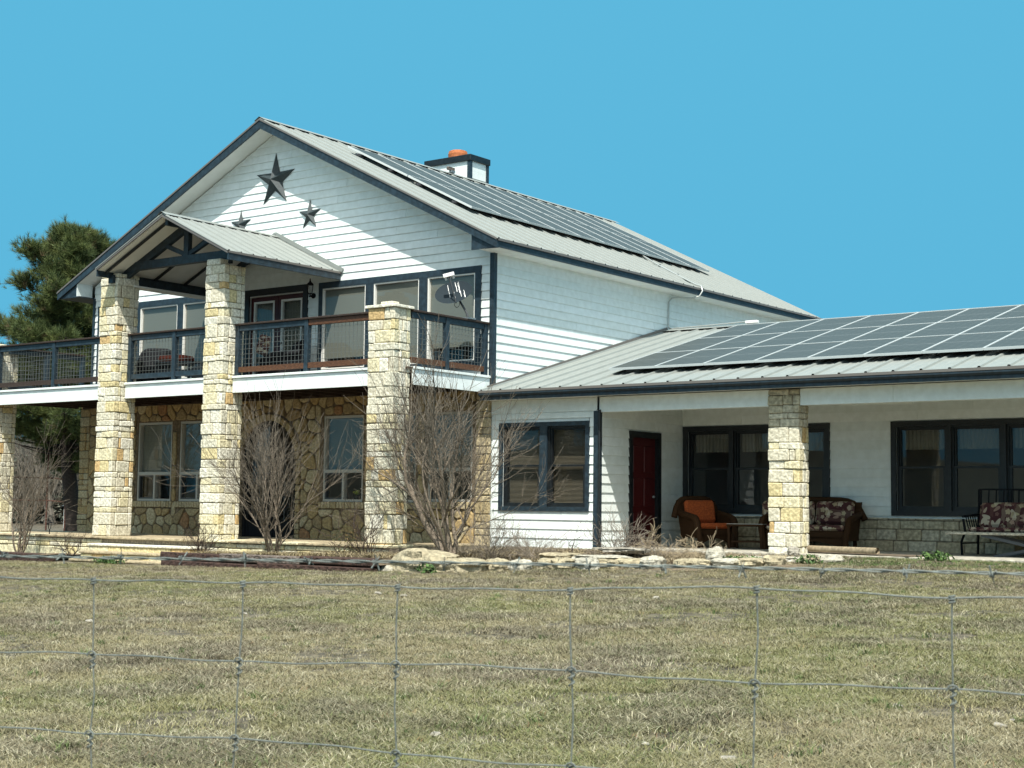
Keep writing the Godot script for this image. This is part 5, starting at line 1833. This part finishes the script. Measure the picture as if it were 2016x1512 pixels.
func shrubs() -> void:
	bare_shrub("bare_shrub", "tall bare many-stemmed shrub with twisting pale trunks by the stone corner", Vector3(1.40, 0.70, 3.0),
		[[-0.10, 0.0, -0.75, 1.0, 0.35, 1.3, 0.066], [-0.04, -0.05, -0.42, 1.0, 0.05, 1.35, 0.05], [0.05, 0.05, -0.05, 1.0, 0.0, 1.4, 0.058], [0.1, 0.0, 0.25, 1.0, -0.35, 1.25, 0.042], [0.0, 0.08, 0.12, 1.0, 0.25, 1.2, 0.036], [-0.06, -0.08, -0.75, 1.0, -0.1, 1.2, 0.038], [0.04, 0.02, 0.36, 1.0, -0.2, 1.05, 0.03]], 4, 11, 0.05, 0.2, mats.bark_pale, mats.twig_brown)
	bare_shrub("bare_shrub", "upright bare shrub of many thin stems before the arched door", Vector3(-2.32, 0.57, 3.7), fan(12, 0.5, 1.18, 0.018, 4), 3, 21, 0.04, 0.2, mats.bark_pale, mats.twig_brown)
	bare_shrub("bare_shrub", "wispy bare shrub by the pine at the end of the porch", Vector3(-10.1, 0.40, 3.7), fan(10, 0.5, 0.95, 0.018, 6), 3, 31, 0.05, 0.19, mats.bark_pale, mats.twig_brown)
	bare_shrub("rose_bush", "small bare rose bush on the porch edge beside the steps", Vector3(-8.32, 0.44, 3.7), fan(8, 0.9, 0.28, 0.008, 7), 2, 41, 0.03, 0.3, mats.twig_dark, mats.twig_dark)
	bare_shrub("rose_bush", "leafless rose bush growing behind the timber at the foot of the steps", Vector3(-4.2, 0.53, 3.75), fan(12, 0.7, 0.36, 0.010, 8), 2, 51, 0.03, 0.28, mats.twig_dark, mats.twig_dark)
	bare_shrub("rose_bush", "thorny brown rose bush at the foot of the corner pillar", Vector3(-0.05, 0.62, 3.55), fan(11, 0.55, 0.50, 0.011, 9), 2, 61, 0.04, 0.28, mats.twig_dark, mats.twig_dark)
	var s := bare_shrub("evergreen_shrub", "small half green shrub with yellowing leaves beside the thorny rose bush", Vector3(-0.35, 0.60, 3.8), fan(10, 0.8, 0.20, 0.008, 10), 2, 71, 0.02, 0.3, mats.twig_dark, mats.twig_dark)
	var mm := leaf_cloud(260, 91, Vector3(0.30, 0.26, 0.26), Vector3(0, 0.30, 0), [Color(0.10, 0.09, 0.02), Color(0.05, 0.065, 0.015), Color(0.16, 0.10, 0.03)], 0.035)
	mm.name = "leaves"
	s.add_child(mm, true)
	bare_shrub("dry_brush", "dense grey dry brush between the tall bare shrub and the boulder", Vector3(2.15, 0.56, 2.75), fan(24, 0.75, 0.46, 0.006, 12), 2, 81, 0.02, 0.32, mats.twig_brown, mats.grey_twig)
	bare_shrub("dry_brush", "low grey dry brush below the wing window", Vector3(2.75, 0.62, 2.3), fan(18, 0.9, 0.34, 0.005, 13), 2, 91, 0.02, 0.34, mats.grey_twig, mats.grey_twig)
	bare_shrub("sapling", "thin dark leafless sapling standing before the wing window", Vector3(3.25, 0.70, 1.9), [[0, 0, 0.02, 1, 0, 0.34, 0.009], [0.02, 0, 0.3, 1, 0.1, 0.3, 0.006]], 2, 101, 0.03, 0.3, mats.twig_dark, mats.twig_dark)
	bare_shrub("dry_brush", "tangled leafless brush arching over the slab rocks", Vector3(4.05, 0.68, 1.55), fan(26, 1.2, 0.42, 0.006, 14), 2, 111, -0.01, 0.36, mats.twig_dark, mats.grey_twig)
	bare_shrub("dry_brush", "tangled dead weeds before the red door", Vector3(4.75, 0.68, 1.35), fan(26, 1.4, 0.32, 0.005, 15), 2, 121, -0.05, 0.4, mats.grey_twig, mats.straw)
	bare_shrub("dry_brush", "collapsed dead weeds before the wicker armchair", Vector3(5.45, 0.66, 1.35), fan(28, 1.8, 0.30, 0.005, 16), 2, 131, -0.09, 0.4, mats.straw, mats.straw)
	bare_shrub("dry_stalk", "pale dry forked stalk standing before the red door", Vector3(4.2, 0.70, 1.0), [[0, 0, 0.3, 1, 0.1, 0.42, 0.007], [0.02, 0, -0.1, 1, 0, 0.3, 0.006]], 1, 141, 0.0, 0.2, mats.straw, mats.straw)


# flat leaves scattered through an ellipsoid
func leaf_cloud(n: int, seed_: int, half: Vector3, off: Vector3, cols: Array, size: float) -> MultiMeshInstance3D:
	var r := RandomNumberGenerator.new()
	r.seed = seed_
	var b := Build.new()
	b.tri(Vector3(-0.5, 0, 0), Vector3(0, -0.25, 0.1), Vector3(0.5, 0, 0))
	b.tri(Vector3(-0.5, 0, 0), Vector3(0.5, 0, 0), Vector3(0, 0.25, 0.1))
	var mm := MultiMesh.new()
	mm.transform_format = MultiMesh.TRANSFORM_3D
	mm.use_colors = true
	mm.mesh = b.mesh()
	mm.instance_count = n
	for k in n:
		var p := Vector3(r.randfn(), r.randfn(), r.randfn()).normalized() * pow(r.randf(), 0.4) * half + off
		var bs := Basis.from_euler(Vector3(r.randf() * TAU, r.randf() * TAU, r.randf() * TAU)).scaled(Vector3.ONE * size * r.randf_range(0.6, 1.4))
		mm.set_instance_transform(k, Transform3D(bs, p))
		mm.set_instance_color(k, cols[r.randi() % cols.size()] * r.randf_range(0.75, 1.2))
	var o := MultiMeshInstance3D.new()
	o.multimesh = mm
	o.material_override = mats.leafy
	o.set_meta("kind", "stuff")
	return o


# ---------------------------------------------------------------- the pine behind the house
func needle_tuft(r: RandomNumberGenerator) -> ArrayMesh:
	var b := Build.new()
	for k in 30:
		var d := Vector3(r.randfn() * 0.55, r.randfn() * 0.55, 0.55 + 0.6 * r.randf()).normalized()
		var o := Vector3(0, 0, r.randf_range(-0.25, 0.2))
		var s := d.cross(Vector3(r.randfn(), r.randfn(), r.randfn())).normalized() * 0.022
		var l := r.randf_range(0.7, 1.1)
		b.tri(o - s, o + s, o + d * l)
	return b.mesh()


func pine() -> void:
	var r := RandomNumberGenerator.new()
	r.seed = 204
	var base := Vector3(-25.9, 0.25, -9.7)
	var t := thing("pine_tree", "tall dark green pine with leaning trunk behind the balcony end", "tree", base)
	var at := func(h: float) -> Vector3: return Vector3(-0.33 * sin(clampf(h / 3.6, 0, 1) * PI / 2) - 0.10 * maxf(h - 3.6, 0.0) / 7.0, h, 0.3 * clampf(h / 3.6, 0, 1))
	var pts := []
	var rad := []
	for k in 24:
		var h := 10.9 * k / 23.0
		pts.append(at.call(h))
		rad.append(lerpf(0.34, 0.03, pow(k / 23.0, 0.8)) + (0.10 if k == 0 else 0.0))
	var b := Build.new()
	b.tube(pts, rad, 14)
	put("trunk", b, mats.pine_bark, t)
	b = Build.new()
	var spots := []
	var h := 2.4
	while h < 10.7:
		var f := (h - 2.4) / 8.3
		var reach: float = 3.3 * pow(sin(PI * clampf(0.22 + 0.70 * f, 0, 1)), 0.75) * (1.0 - 0.22 * f)
		for k in r.randi_range(5, 7):
			var a := r.randf() * TAU
			var l := reach * r.randf_range(0.6, 1.12)
			var p: Vector3 = at.call(h + r.randf_range(-0.2, 0.2))
			var d := Vector3(cos(a), r.randf_range(-0.1, 0.35), sin(a)).normalized()
			var path := [p]
			for s in 5:
				d = (d + Vector3(r.randf_range(-0.12, 0.12), 0.07, r.randf_range(-0.12, 0.12))).normalized()
				path.append(path[-1] + d * l / 5.0)
			b.tube(path, [0.055, 0.045, 0.035, 0.026, 0.018, 0.01], 5, false)
			if h < 3.1 and r.randf() < 0.7: continue
			var lumps := []
			for s in 2 + int(l * 1.4): lumps.append(r.randf_range(0.35, 1.0))
			for s in int(62 + 52 * l):
				var u: float = clampf(lumps[s % lumps.size()] + r.randfn() * 0.05, 0.2, 1.0)
				var q: Vector3 = path[int(u * 4.99)].lerp(path[mini(int(u * 4.99) + 1, 5)], fposmod(u * 4.99, 1.0))
				var w := 0.15 + 0.10 * l / 3.0
				var o := Vector3(r.randfn() * w, r.randfn() * w * 0.7 + 0.05, r.randfn() * w)
				spots.append([q + o, (d * 0.6 + o.normalized() * 0.8 + Vector3(0, 0.55, 0)).normalized()])
				if r.randf() < 0.3: b.tube([q, q + o], [0.012, 0.006], 3, false)
		h += 0.34
	put("limbs", b, mats.pine_bark, t)
	var mm := MultiMesh.new()
	mm.transform_format = MultiMesh.TRANSFORM_3D
	mm.use_colors = true
	mm.mesh = needle_tuft(r)
	mm.instance_count = spots.size()
	var clump := FastNoiseLite.new()
	clump.frequency = 0.5
	for k in spots.size():
		var z: Vector3 = spots[k][1]
		var x := z.cross(Vector3(r.randfn(), r.randfn(), r.randfn())).normalized()
		mm.set_instance_transform(k, Transform3D(Basis(x, z.cross(x), z).scaled(Vector3.ONE * r.randf_range(0.20, 0.34)), spots[k][0]))
		var c := Color(0.042, 0.072, 0.02).lerp(Color(0.11, 0.135, 0.032), clampf(0.5 + clump.get_noise_3dv(spots[k][0] * 3.0) + r.randf_range(-0.3, 0.3), 0, 1))
		if r.randf() < 0.03: c = Color(0.12, 0.09, 0.04)
		mm.set_instance_color(k, c)
	var o := MultiMeshInstance3D.new()
	o.name = "crown"
	o.multimesh = mm
	o.material_override = mats.leafy
	o.set_meta("kind", "stuff")
	t.add_child(o, true)


func far_side() -> void:
	bare_shrub("bare_tree", "bare spreading tree in the front yard, mirrored in the ground-floor windows", Vector3(-23.5, ground_y(-23.5, 11.5) + 0.02, 11.5), [[0, 0, 0.02, 1, 0.02, 2.6, 0.2], [0.05, 0.0, 0.3, 1, 0.1, 2.4, 0.13], [0, 0.05, -0.3, 1, -0.2, 2.4, 0.13]], 4, 404, 0.04, 0.2, mats.pine_bark, mats.pine_bark).set_meta("category", "tree")
	# bare woods far beyond the pine: one grey mass
	var r := RandomNumberGenerator.new()
	r.seed = 303
	sticks = [Build.new(), Build.new()]
	for k in 170:
		var u := r.randf()
		var p := Vector3(-66.0 + 34.0 * u, 0.3, -20.0 - 26.0 * u) + Vector3(r.randf_range(-5, 5), 0, r.randf_range(-5, 5))
		p.y = ground_y(p.x, p.z) - 0.1
		var h := r.randf_range(1.9, 3.3)
		grow(p, Vector3(r.randf_range(-0.1, 0.1), 1, r.randf_range(-0.1, 0.1)), h, r.randf_range(0.05, 0.12), 0, 3, r, 0.06, 0.2)
	for v in sticks[1].v.size(): sticks[0].v.append(sticks[1].v[v])
	for v in sticks[1].n.size(): sticks[0].n.append(sticks[1].n[v])
	var w := put("bare_woods", sticks[0], mats.far_twig)
	tag(w, "distant grey bare woods beyond the pine", "woods", "", "stuff")
	# evergreen brush at its foot
	var lc := leaf_cloud(26000, 7, Vector3(24.0, 3.6, 4.0), Vector3(0, 1.2, 0), [Color(0.10, 0.10, 0.075), Color(0.12, 0.11, 0.085), Color(0.075, 0.085, 0.06)], 0.42)
	lc.name = numbered("far_brush")
	add_child(lc)
	lc.position = Vector3(-56.0, 1.0, -34.0)
	lc.rotation.y = atan2(26.0, 34.0)
	tag(lc, "low dull green brush at the foot of the distant woods", "brush", "", "stuff")
	var s := thing("white_shed", "tiny white shed far across the field behind the pine", "shed", Vector3(-43.6, ground_y(-43.6, -23.6), -23.6), 0.7)
	boxed("wall", Vector3(-0.9, 0, -0.7), Vector3(0.9, 1.1, 0.7), mats.white_siding, s)
	var b := Build.new()
	b.prism([Vector3(-1.0, 1.1, -0.8), Vector3(1.0, 1.1, -0.8), Vector3(0, 1.6, -0.8)], Vector3(0, 0, 1.6))
	put("roof", b, mats.galvanised, s)
	# low hills all round, seen mostly as reflections in the panes
	var hb := Build.new()
	for k in 72:
		var q := []
		for e: Array in [[k, 0], [k, 1], [k + 1, 1], [k + 1, 0]]:
			var a: float = TAU * (e[0] % 72) / 72.0
			var rr: float = 210.0 + (60.0 if e[1] else 0.0)
			var yy := 3.0 if not e[1] else 12.0 + 7.0 * sin(a * 3.0 + 1.0) + 3.0 * sin(a * 8.0)
			q.append(Vector3(cos(a) * rr, yy - 6.0, -sin(a) * rr))
		hb.quad(q[0], q[3], q[2], q[1])
	structure(put("hills", hb, mats.far_hill))
	# pipe frame standing in the yard
	var f := thing("pipe_arbor", "rusty pipe frame with crossbars standing beside the pine trunk", "frame", Vector3(-26.5, 0.3, -9.0))
	for p in [[-1.75, 1.36, 2.6], [-0.12, 0.05, 3.0], [0.38, -0.36, 2.2]]:
		b = Build.new()
		b.tube([Vector3(p[0], -0.1, p[1]), Vector3(p[0], p[2], p[1])], 0.035, 6)
		put("post", b, mats.rust, f)
	for y in [1.25, 2.05]:
		b = Build.new()
		b.tube([Vector3(-1.75, y, 1.36), Vector3(-0.12, y, 0.05), Vector3(0.38, y - 0.05, -0.36)], 0.026, 6)
		put("crossbar", b, mats.rust, f)
	var l := thing("path_light", "small black lantern shaped path light on the porch edge by the pine", "lamp", Vector3(-10.35, PORCH, 2.78))
	b = Build.new()
	b.tube([Vector3(0, 0, 0), Vector3(0, 0.12, 0)], 0.012, 6)
	put("stake", b, mats.iron, l)
	b = Build.new()
	b.lathe(Vector3(0, 0.12, 0), [[0.03, 0.0], [0.045, 0.13]], 4)
	put("glass", b, mats.glass, l)
	b = Build.new()
	for k in 4: b.tube([Vector3(0.032 * cos(TAU * k / 4), 0.12, 0.032 * sin(TAU * k / 4)), Vector3(0.047 * cos(TAU * k / 4), 0.25, 0.047 * sin(TAU * k / 4))], 0.006, 4)
	b.lathe(Vector3(0, 0.25, 0), [[0.065, 0.0], [0.02, 0.05], [0.0, 0.06]], 8)
	put("cage", b, mats.iron, l)


# ---------------------------------------------------------------- grass
func tuft_mesh(r: RandomNumberGenerator, blades: int, spread: float, lean: float) -> ArrayMesh:
	var b := Build.new()
	for k in blades:
		var a := r.randf() * TAU
		var o := Vector3(r.randfn() * spread, 0, r.randfn() * spread)
		var d := Vector3(cos(a) * lean * r.randf(), 1.0, sin(a) * lean * r.randf())
		var l := r.randf_range(0.5, 1.2)
		var w := Vector3(-sin(a), 0, cos(a)) * 0.05
		var m := o + d * l * 0.5
		var e := o + (d + Vector3(cos(a), -0.25, sin(a)) * 0.6 * lean) * l
		b.tri(o - w, o + w, m + w * 0.7)
		b.tri(o - w, m + w * 0.7, m - w * 0.7)
		b.tri(m - w * 0.7, m + w * 0.7, e)
	return b.mesh()


func grass() -> void:
	var r := RandomNumberGenerator.new()
	r.seed = 88
	var patch := FastNoiseLite.new()
	patch.frequency = 0.16
	patch.fractal_octaves = 4
	var bare := FastNoiseLite.new()
	bare.seed = 5
	bare.frequency = 0.5
	bare.fractal_octaves = 3
	var cam := Vector3(18.16, 1.5, 23.61)
	var fw := Vector2(-0.6, -0.8)
	var rt := Vector2(0.8, -0.6)
	var sets := [[], [], []]
	var n := 0
	while n < 175000:
		# even spread over the lawn in view, closer together near the road
		var dep := 7.2 + 27.0 * pow(r.randf(), 1.35)
		var lat := r.randf_range(-0.46, 0.46) * dep
		var x := cam.x + fw.x * dep + rt.x * lat
		var z := cam.z + fw.y * dep + rt.y * lat
		n += 1
		if x > -14.0 and x < 1.0 and z < 4.45: continue
		if x >= 1.0 and x < 2.6 and z < 3.9: continue
		if x > 0.9 and x < 6.0 and z < 3.75 - 0.42 * (x - 1.0): continue
		if x >= 6.0 and x < 14.5 and z < (1.5 if x < 7.6 else 0.3): continue
		var g := patch.get_noise_2d(x, z)
		var g2 := patch.get_noise_2d(x * 2.7 + 40.0, z * 2.7)
		var thin := bare.get_noise_2d(x, z)
		if thin > 0.28 and r.randf() < 0.75: continue
		var c := Color(0.285, 0.245, 0.135)
		c = c.lerp(Color(0.235, 0.225, 0.095), clampf(g * 2.2 + 0.3, 0, 1))
		c = c.lerp(Color(0.165, 0.137, 0.10), clampf(g2 * 1.9 + 0.05, 0, 0.7))
		if r.randf() < 0.16: c = Color(0.46, 0.42, 0.29)
		if r.randf() < 0.05 + 0.10 * clampf(g * 2.0, 0, 1): c = Color(0.12, 0.155, 0.045)
		if x > 7.5 and z < 1.7 and r.randf() < 0.6: c = Color(0.10, 0.16, 0.04)
		c *= r.randf_range(0.58, 1.08)
		var s := r.randf_range(0.023, 0.050) * (1.0 + 0.45 * g2)
		var y := ground_y(x, z)
		var bs := Basis(Vector3.UP, r.randf() * TAU).scaled(Vector3(s * 1.25, s * r.randf_range(0.7, 1.25), s * 1.25))
		sets[n % 3].append([Transform3D(bs, Vector3(x, y - 0.004, z)), c])
	for k in 3:
		var mm := MultiMesh.new()
		mm.transform_format = MultiMesh.TRANSFORM_3D
		mm.use_colors = true
		mm.mesh = tuft_mesh(r, [16, 13, 18][k], [1.0, 0.8, 1.3][k], [0.9, 1.2, 1.5][k])
		mm.instance_count = sets[k].size()
		for i in sets[k].size():
			mm.set_instance_transform(i, sets[k][i][0])
			mm.set_instance_color(i, sets[k][i][1])
		var o := MultiMeshInstance3D.new()
		o.multimesh = mm
		o.material_override = mats.grass
		o.name = numbered("grass")
		add_child(o)
		tag(o, ["short straw coloured winter grass covering the lawn", "sparse winter lawn grass of mixed straw and green blades", "matted dry lawn grass lying low"][k], "grass", "", "stuff")
	# dry weeds and litter in the stony bed, green weeds by the slab
	var w := MultiMesh.new()
	w.transform_format = MultiMesh.TRANSFORM_3D
	w.use_colors = true
	w.mesh = tuft_mesh(r, 14, 0.5, 2.2)
	var lst := []
	for k in 2600:
		var x := r.randf_range(1.0, 8.0)
		var z := r.randf_range(0.25, 3.9)
		if z > 3.7 - 0.40 * (x - 1.0): continue
		lst.append([x, bed_y(x, z) - 0.03, z, r.randf_range(0.05, 0.13), [Color(0.30, 0.25, 0.16), Color(0.22, 0.18, 0.13), Color(0.36, 0.30, 0.18)][r.randi() % 3]])
	for k in 500:
		var x := r.randf_range(-4.6, 0.9)
		var z := r.randf_range(3.1, 4.2)
		lst.append([x, bed_y(x, z) - 0.03, z, r.randf_range(0.05, 0.14), [Color(0.36, 0.30, 0.17), Color(0.26, 0.21, 0.13)][r.randi() % 2]])
	w.instance_count = lst.size()
	for i in lst.size():
		w.set_instance_transform(i, Transform3D(Basis(Vector3.UP, r.randf() * TAU).scaled(Vector3.ONE * lst[i][3]), Vector3(lst[i][0], lst[i][1], lst[i][2])))
		w.set_instance_color(i, lst[i][4] * r.randf_range(0.7, 1.2))
	var o := MultiMeshInstance3D.new()
	o.multimesh = w
	o.material_override = mats.grass
	o.name = numbered("dry_weeds")
	add_child(o)
	tag(o, "dead weeds and leaf litter covering the stony beds", "weeds", "", "stuff")
	# scattered taller weeds and curled brown leaves on the lawn
	for kind in 2:
		var q := MultiMesh.new()
		q.transform_format = MultiMesh.TRANSFORM_3D
		q.use_colors = true
		q.mesh = tuft_mesh(r, 22, 0.45, 0.9) if kind == 0 else tuft_mesh(r, 2, 0.6, 3.0)
		var items := []
		for k in [170, 900][kind]:
			var dep := 7.4 + 20.0 * pow(r.randf(), 1.3)
			var lat := r.randf_range(-0.44, 0.44) * dep
			var x := cam.x + fw.x * dep + rt.x * lat
			var z := cam.z + fw.y * dep + rt.y * lat
			if z < 4.8 and x < 3.0 or z < 3.6: continue
			items.append([x, z])
		q.instance_count = items.size()
		for i in items.size():
			var s := r.randf_range(0.05, 0.085) if kind == 0 else r.randf_range(0.02, 0.045)
			q.set_instance_transform(i, Transform3D(Basis(Vector3.UP, r.randf() * TAU).scaled(Vector3.ONE * s), Vector3(items[i][0], ground_y(items[i][0], items[i][1]) + (0.0 if kind == 0 else 0.02), items[i][1])))
			q.set_instance_color(i, (Color(0.085, 0.125, 0.035) if kind == 0 else [Color(0.25, 0.13, 0.06), Color(0.16, 0.09, 0.05), Color(0.42, 0.36, 0.24)][i % 3]) * r.randf_range(0.7, 1.2))
		var e := MultiMeshInstance3D.new()
		e.multimesh = q
		e.material_override = mats.grass
		e.name = numbered(["lawn_weeds", "fallen_leaves"][kind])
		add_child(e)
		tag(e, ["scattered taller green weeds growing in the lawn", "curled dry leaves lying on the lawn"][kind], ["weeds", "leaves"][kind], "", "stuff")
	# broad-leaved green weeds
	var spots := [[6.55, 1.75, 0.50, "dark green leafy weeds below the flat edging stones"], [7.55, 1.45, 0.26, "tuft of green weeds beside the white oblong stone"], [9.3, 0.55, 0.30, "green weeds against the slab before the bench"], [2.0, 4.35, 0.22, "green weeds at the foot of the boulder"], [-6.3, 4.30, 0.5, "green weeds sprouting along the lowest stone step"]]
	for s in spots:
		var lc := leaf_cloud(int(160 * s[2] / 0.3), int(s[0] * 10) + 500, Vector3(s[2], 0.09, 0.16), Vector3(0, 0.06, 0), [Color(0.05, 0.11, 0.02), Color(0.075, 0.14, 0.03), Color(0.04, 0.085, 0.02)], 0.075)
		lc.name = numbered("green_weeds")
		add_child(lc)
		lc.position = Vector3(s[0], ground_y(s[0], s[1]), s[1])
		tag(lc, s[3], "weeds", "", "stuff")
	# pale stones showing through the turf
	var st := Build.new()
	for k in 40:
		var dep := 8.0 + 14.0 * pow(r.randf(), 1.6)
		var lat := r.randf_range(-0.42, 0.42) * dep
		var x := cam.x + fw.x * dep + rt.x * lat
		var z := cam.z + fw.y * dep + rt.y * lat
		if bare.get_noise_2d(x, z) < 0.1 or z < 6.0: continue
		var q := Vector3(x, ground_y(x, z) + 0.012, z)
		var s := r.randf_range(0.015, 0.05)
		st.cbox(q - Vector3(s, s * 0.5, s * 0.7), q + Vector3(s, s * 0.4, s * 0.7), s * 0.3, s * 0.2, r)
	tag(put("pebbles", st, mats.grey_rock), "scattered pale limestone chips lying in the lawn", "pebbles", "", "stuff")


# ---------------------------------------------------------------- scene
func _ready() -> void:
	rng.seed = 20240
	noise.seed = 17
	noise.frequency = 0.02
	var cam := Camera3D.new()
	cam.name = "camera"
	add_child(cam)
	cam.position = Vector3(18.160, 1.5, 23.613)
	cam.rotation = Vector3(0.0823, 0.6424, 0.0119)
	cam.fov = 28.79
	cam.near = 0.1
	cam.far = 800.0
	var lens := CameraAttributesPhysical.new()  # a phone lens focused on the house
	lens.frustum_focal_length = 46.75
	lens.frustum_focus_distance = 29.0
	lens.exposure_aperture = 16.0
	lens.frustum_near = 0.1
	lens.frustum_far = 800.0
	cam.attributes = lens
	cam.fov = 28.79
	cam.current = true
	var sky := ProceduralSkyMaterial.new()
	sky.sky_top_color = lin(0.0741, 0.320, 0.4825)
	sky.sky_horizon_color = lin(0.0741, 0.320, 0.4825)
	sky.ground_bottom_color = lin(0.16, 0.14, 0.09)
	sky.ground_horizon_color = lin(0.16, 0.14, 0.09)
	sky.sun_angle_max = 88.0  # wide hazy aureole
	sky.sun_curve = 0.55
	var env := Environment.new()
	env.background_mode = Environment.BG_SKY
	env.sky = Sky.new()
	env.sky.sky_material = sky
	env.tonemap_mode = Environment.TONE_MAPPER_LINEAR
	env.tonemap_exposure = 1.5
	env.sdfgi_enabled = true
	env.ssao_enabled = true
	env.ssil_enabled = true
	var we := WorldEnvironment.new()
	we.environment = env
	add_child(we)
	var sun := DirectionalLight3D.new()
	sun.name = "sun"
	add_child(sun)
	sun.light_energy = 1.5
	sun.light_color = Color(1.0, 0.985, 0.945)
	sun.light_angular_distance = 0.53
	sun.shadow_enabled = true
	sun.look_at_from_position(Vector3.ZERO, Vector3(-0.358, -1.029, -0.524))

	make_materials()
	mat("grey_twig", Color(0.24, 0.205, 0.165), 0.9)
	mat("far_twig", Color(0.13, 0.115, 0.095), 0.95)
	mat("far_hill", Color(0.10, 0.105, 0.075), 1.0, tex.mottle, 0.05)
	mat("straw", Color(0.36, 0.29, 0.19), 0.9)
	mat("rust", Color(0.07, 0.028, 0.018), 0.9)
	mats.grass = vertex_mat(0.85)
	mats.grass.backlight_enabled = true
	mats.grass.backlight = Color(0.25, 0.24, 0.18)
	grounds()
	porch()
	main_house()
	wing()
	balcony()
	pillar("corner pillar of pale limestone with a flat cap at railing height below the dish", -0.75, -0.10, 2.41, 2.87, 0.62, 5.19, 1)
	pillar("tall limestone pillar carrying the canopy beside the arched door", -5.295, -4.72, 2.31, 2.88, PORCH - 0.05, 6.40, 2)
	pillar("tall limestone pillar carrying the canopy between the steps and the pine", -8.70, -8.12, 2.30, 2.88, PORCH - 0.05, 6.50, 2)
	pillar("end pillar of pale limestone under the balcony beside the pine", -13.62, -13.02, 1.9, 2.44, PORCH - 0.05, 5.14, 1)
	pillar("limestone pillar with smooth dressed top holding the wing porch beam", 6.125, 6.715, -0.33, 0.055, 0.72, 3.60, 0, 2.75)
	portico()
	railings()
	solar_panels()
	conduit()
	stars()
	satellite_dish()
	wall_lantern()
	porch_furniture()
	balcony_furniture()
	sleepers()
	rocks()
	fence()
	pine()
	far_side()
	shrubs()
	grass()
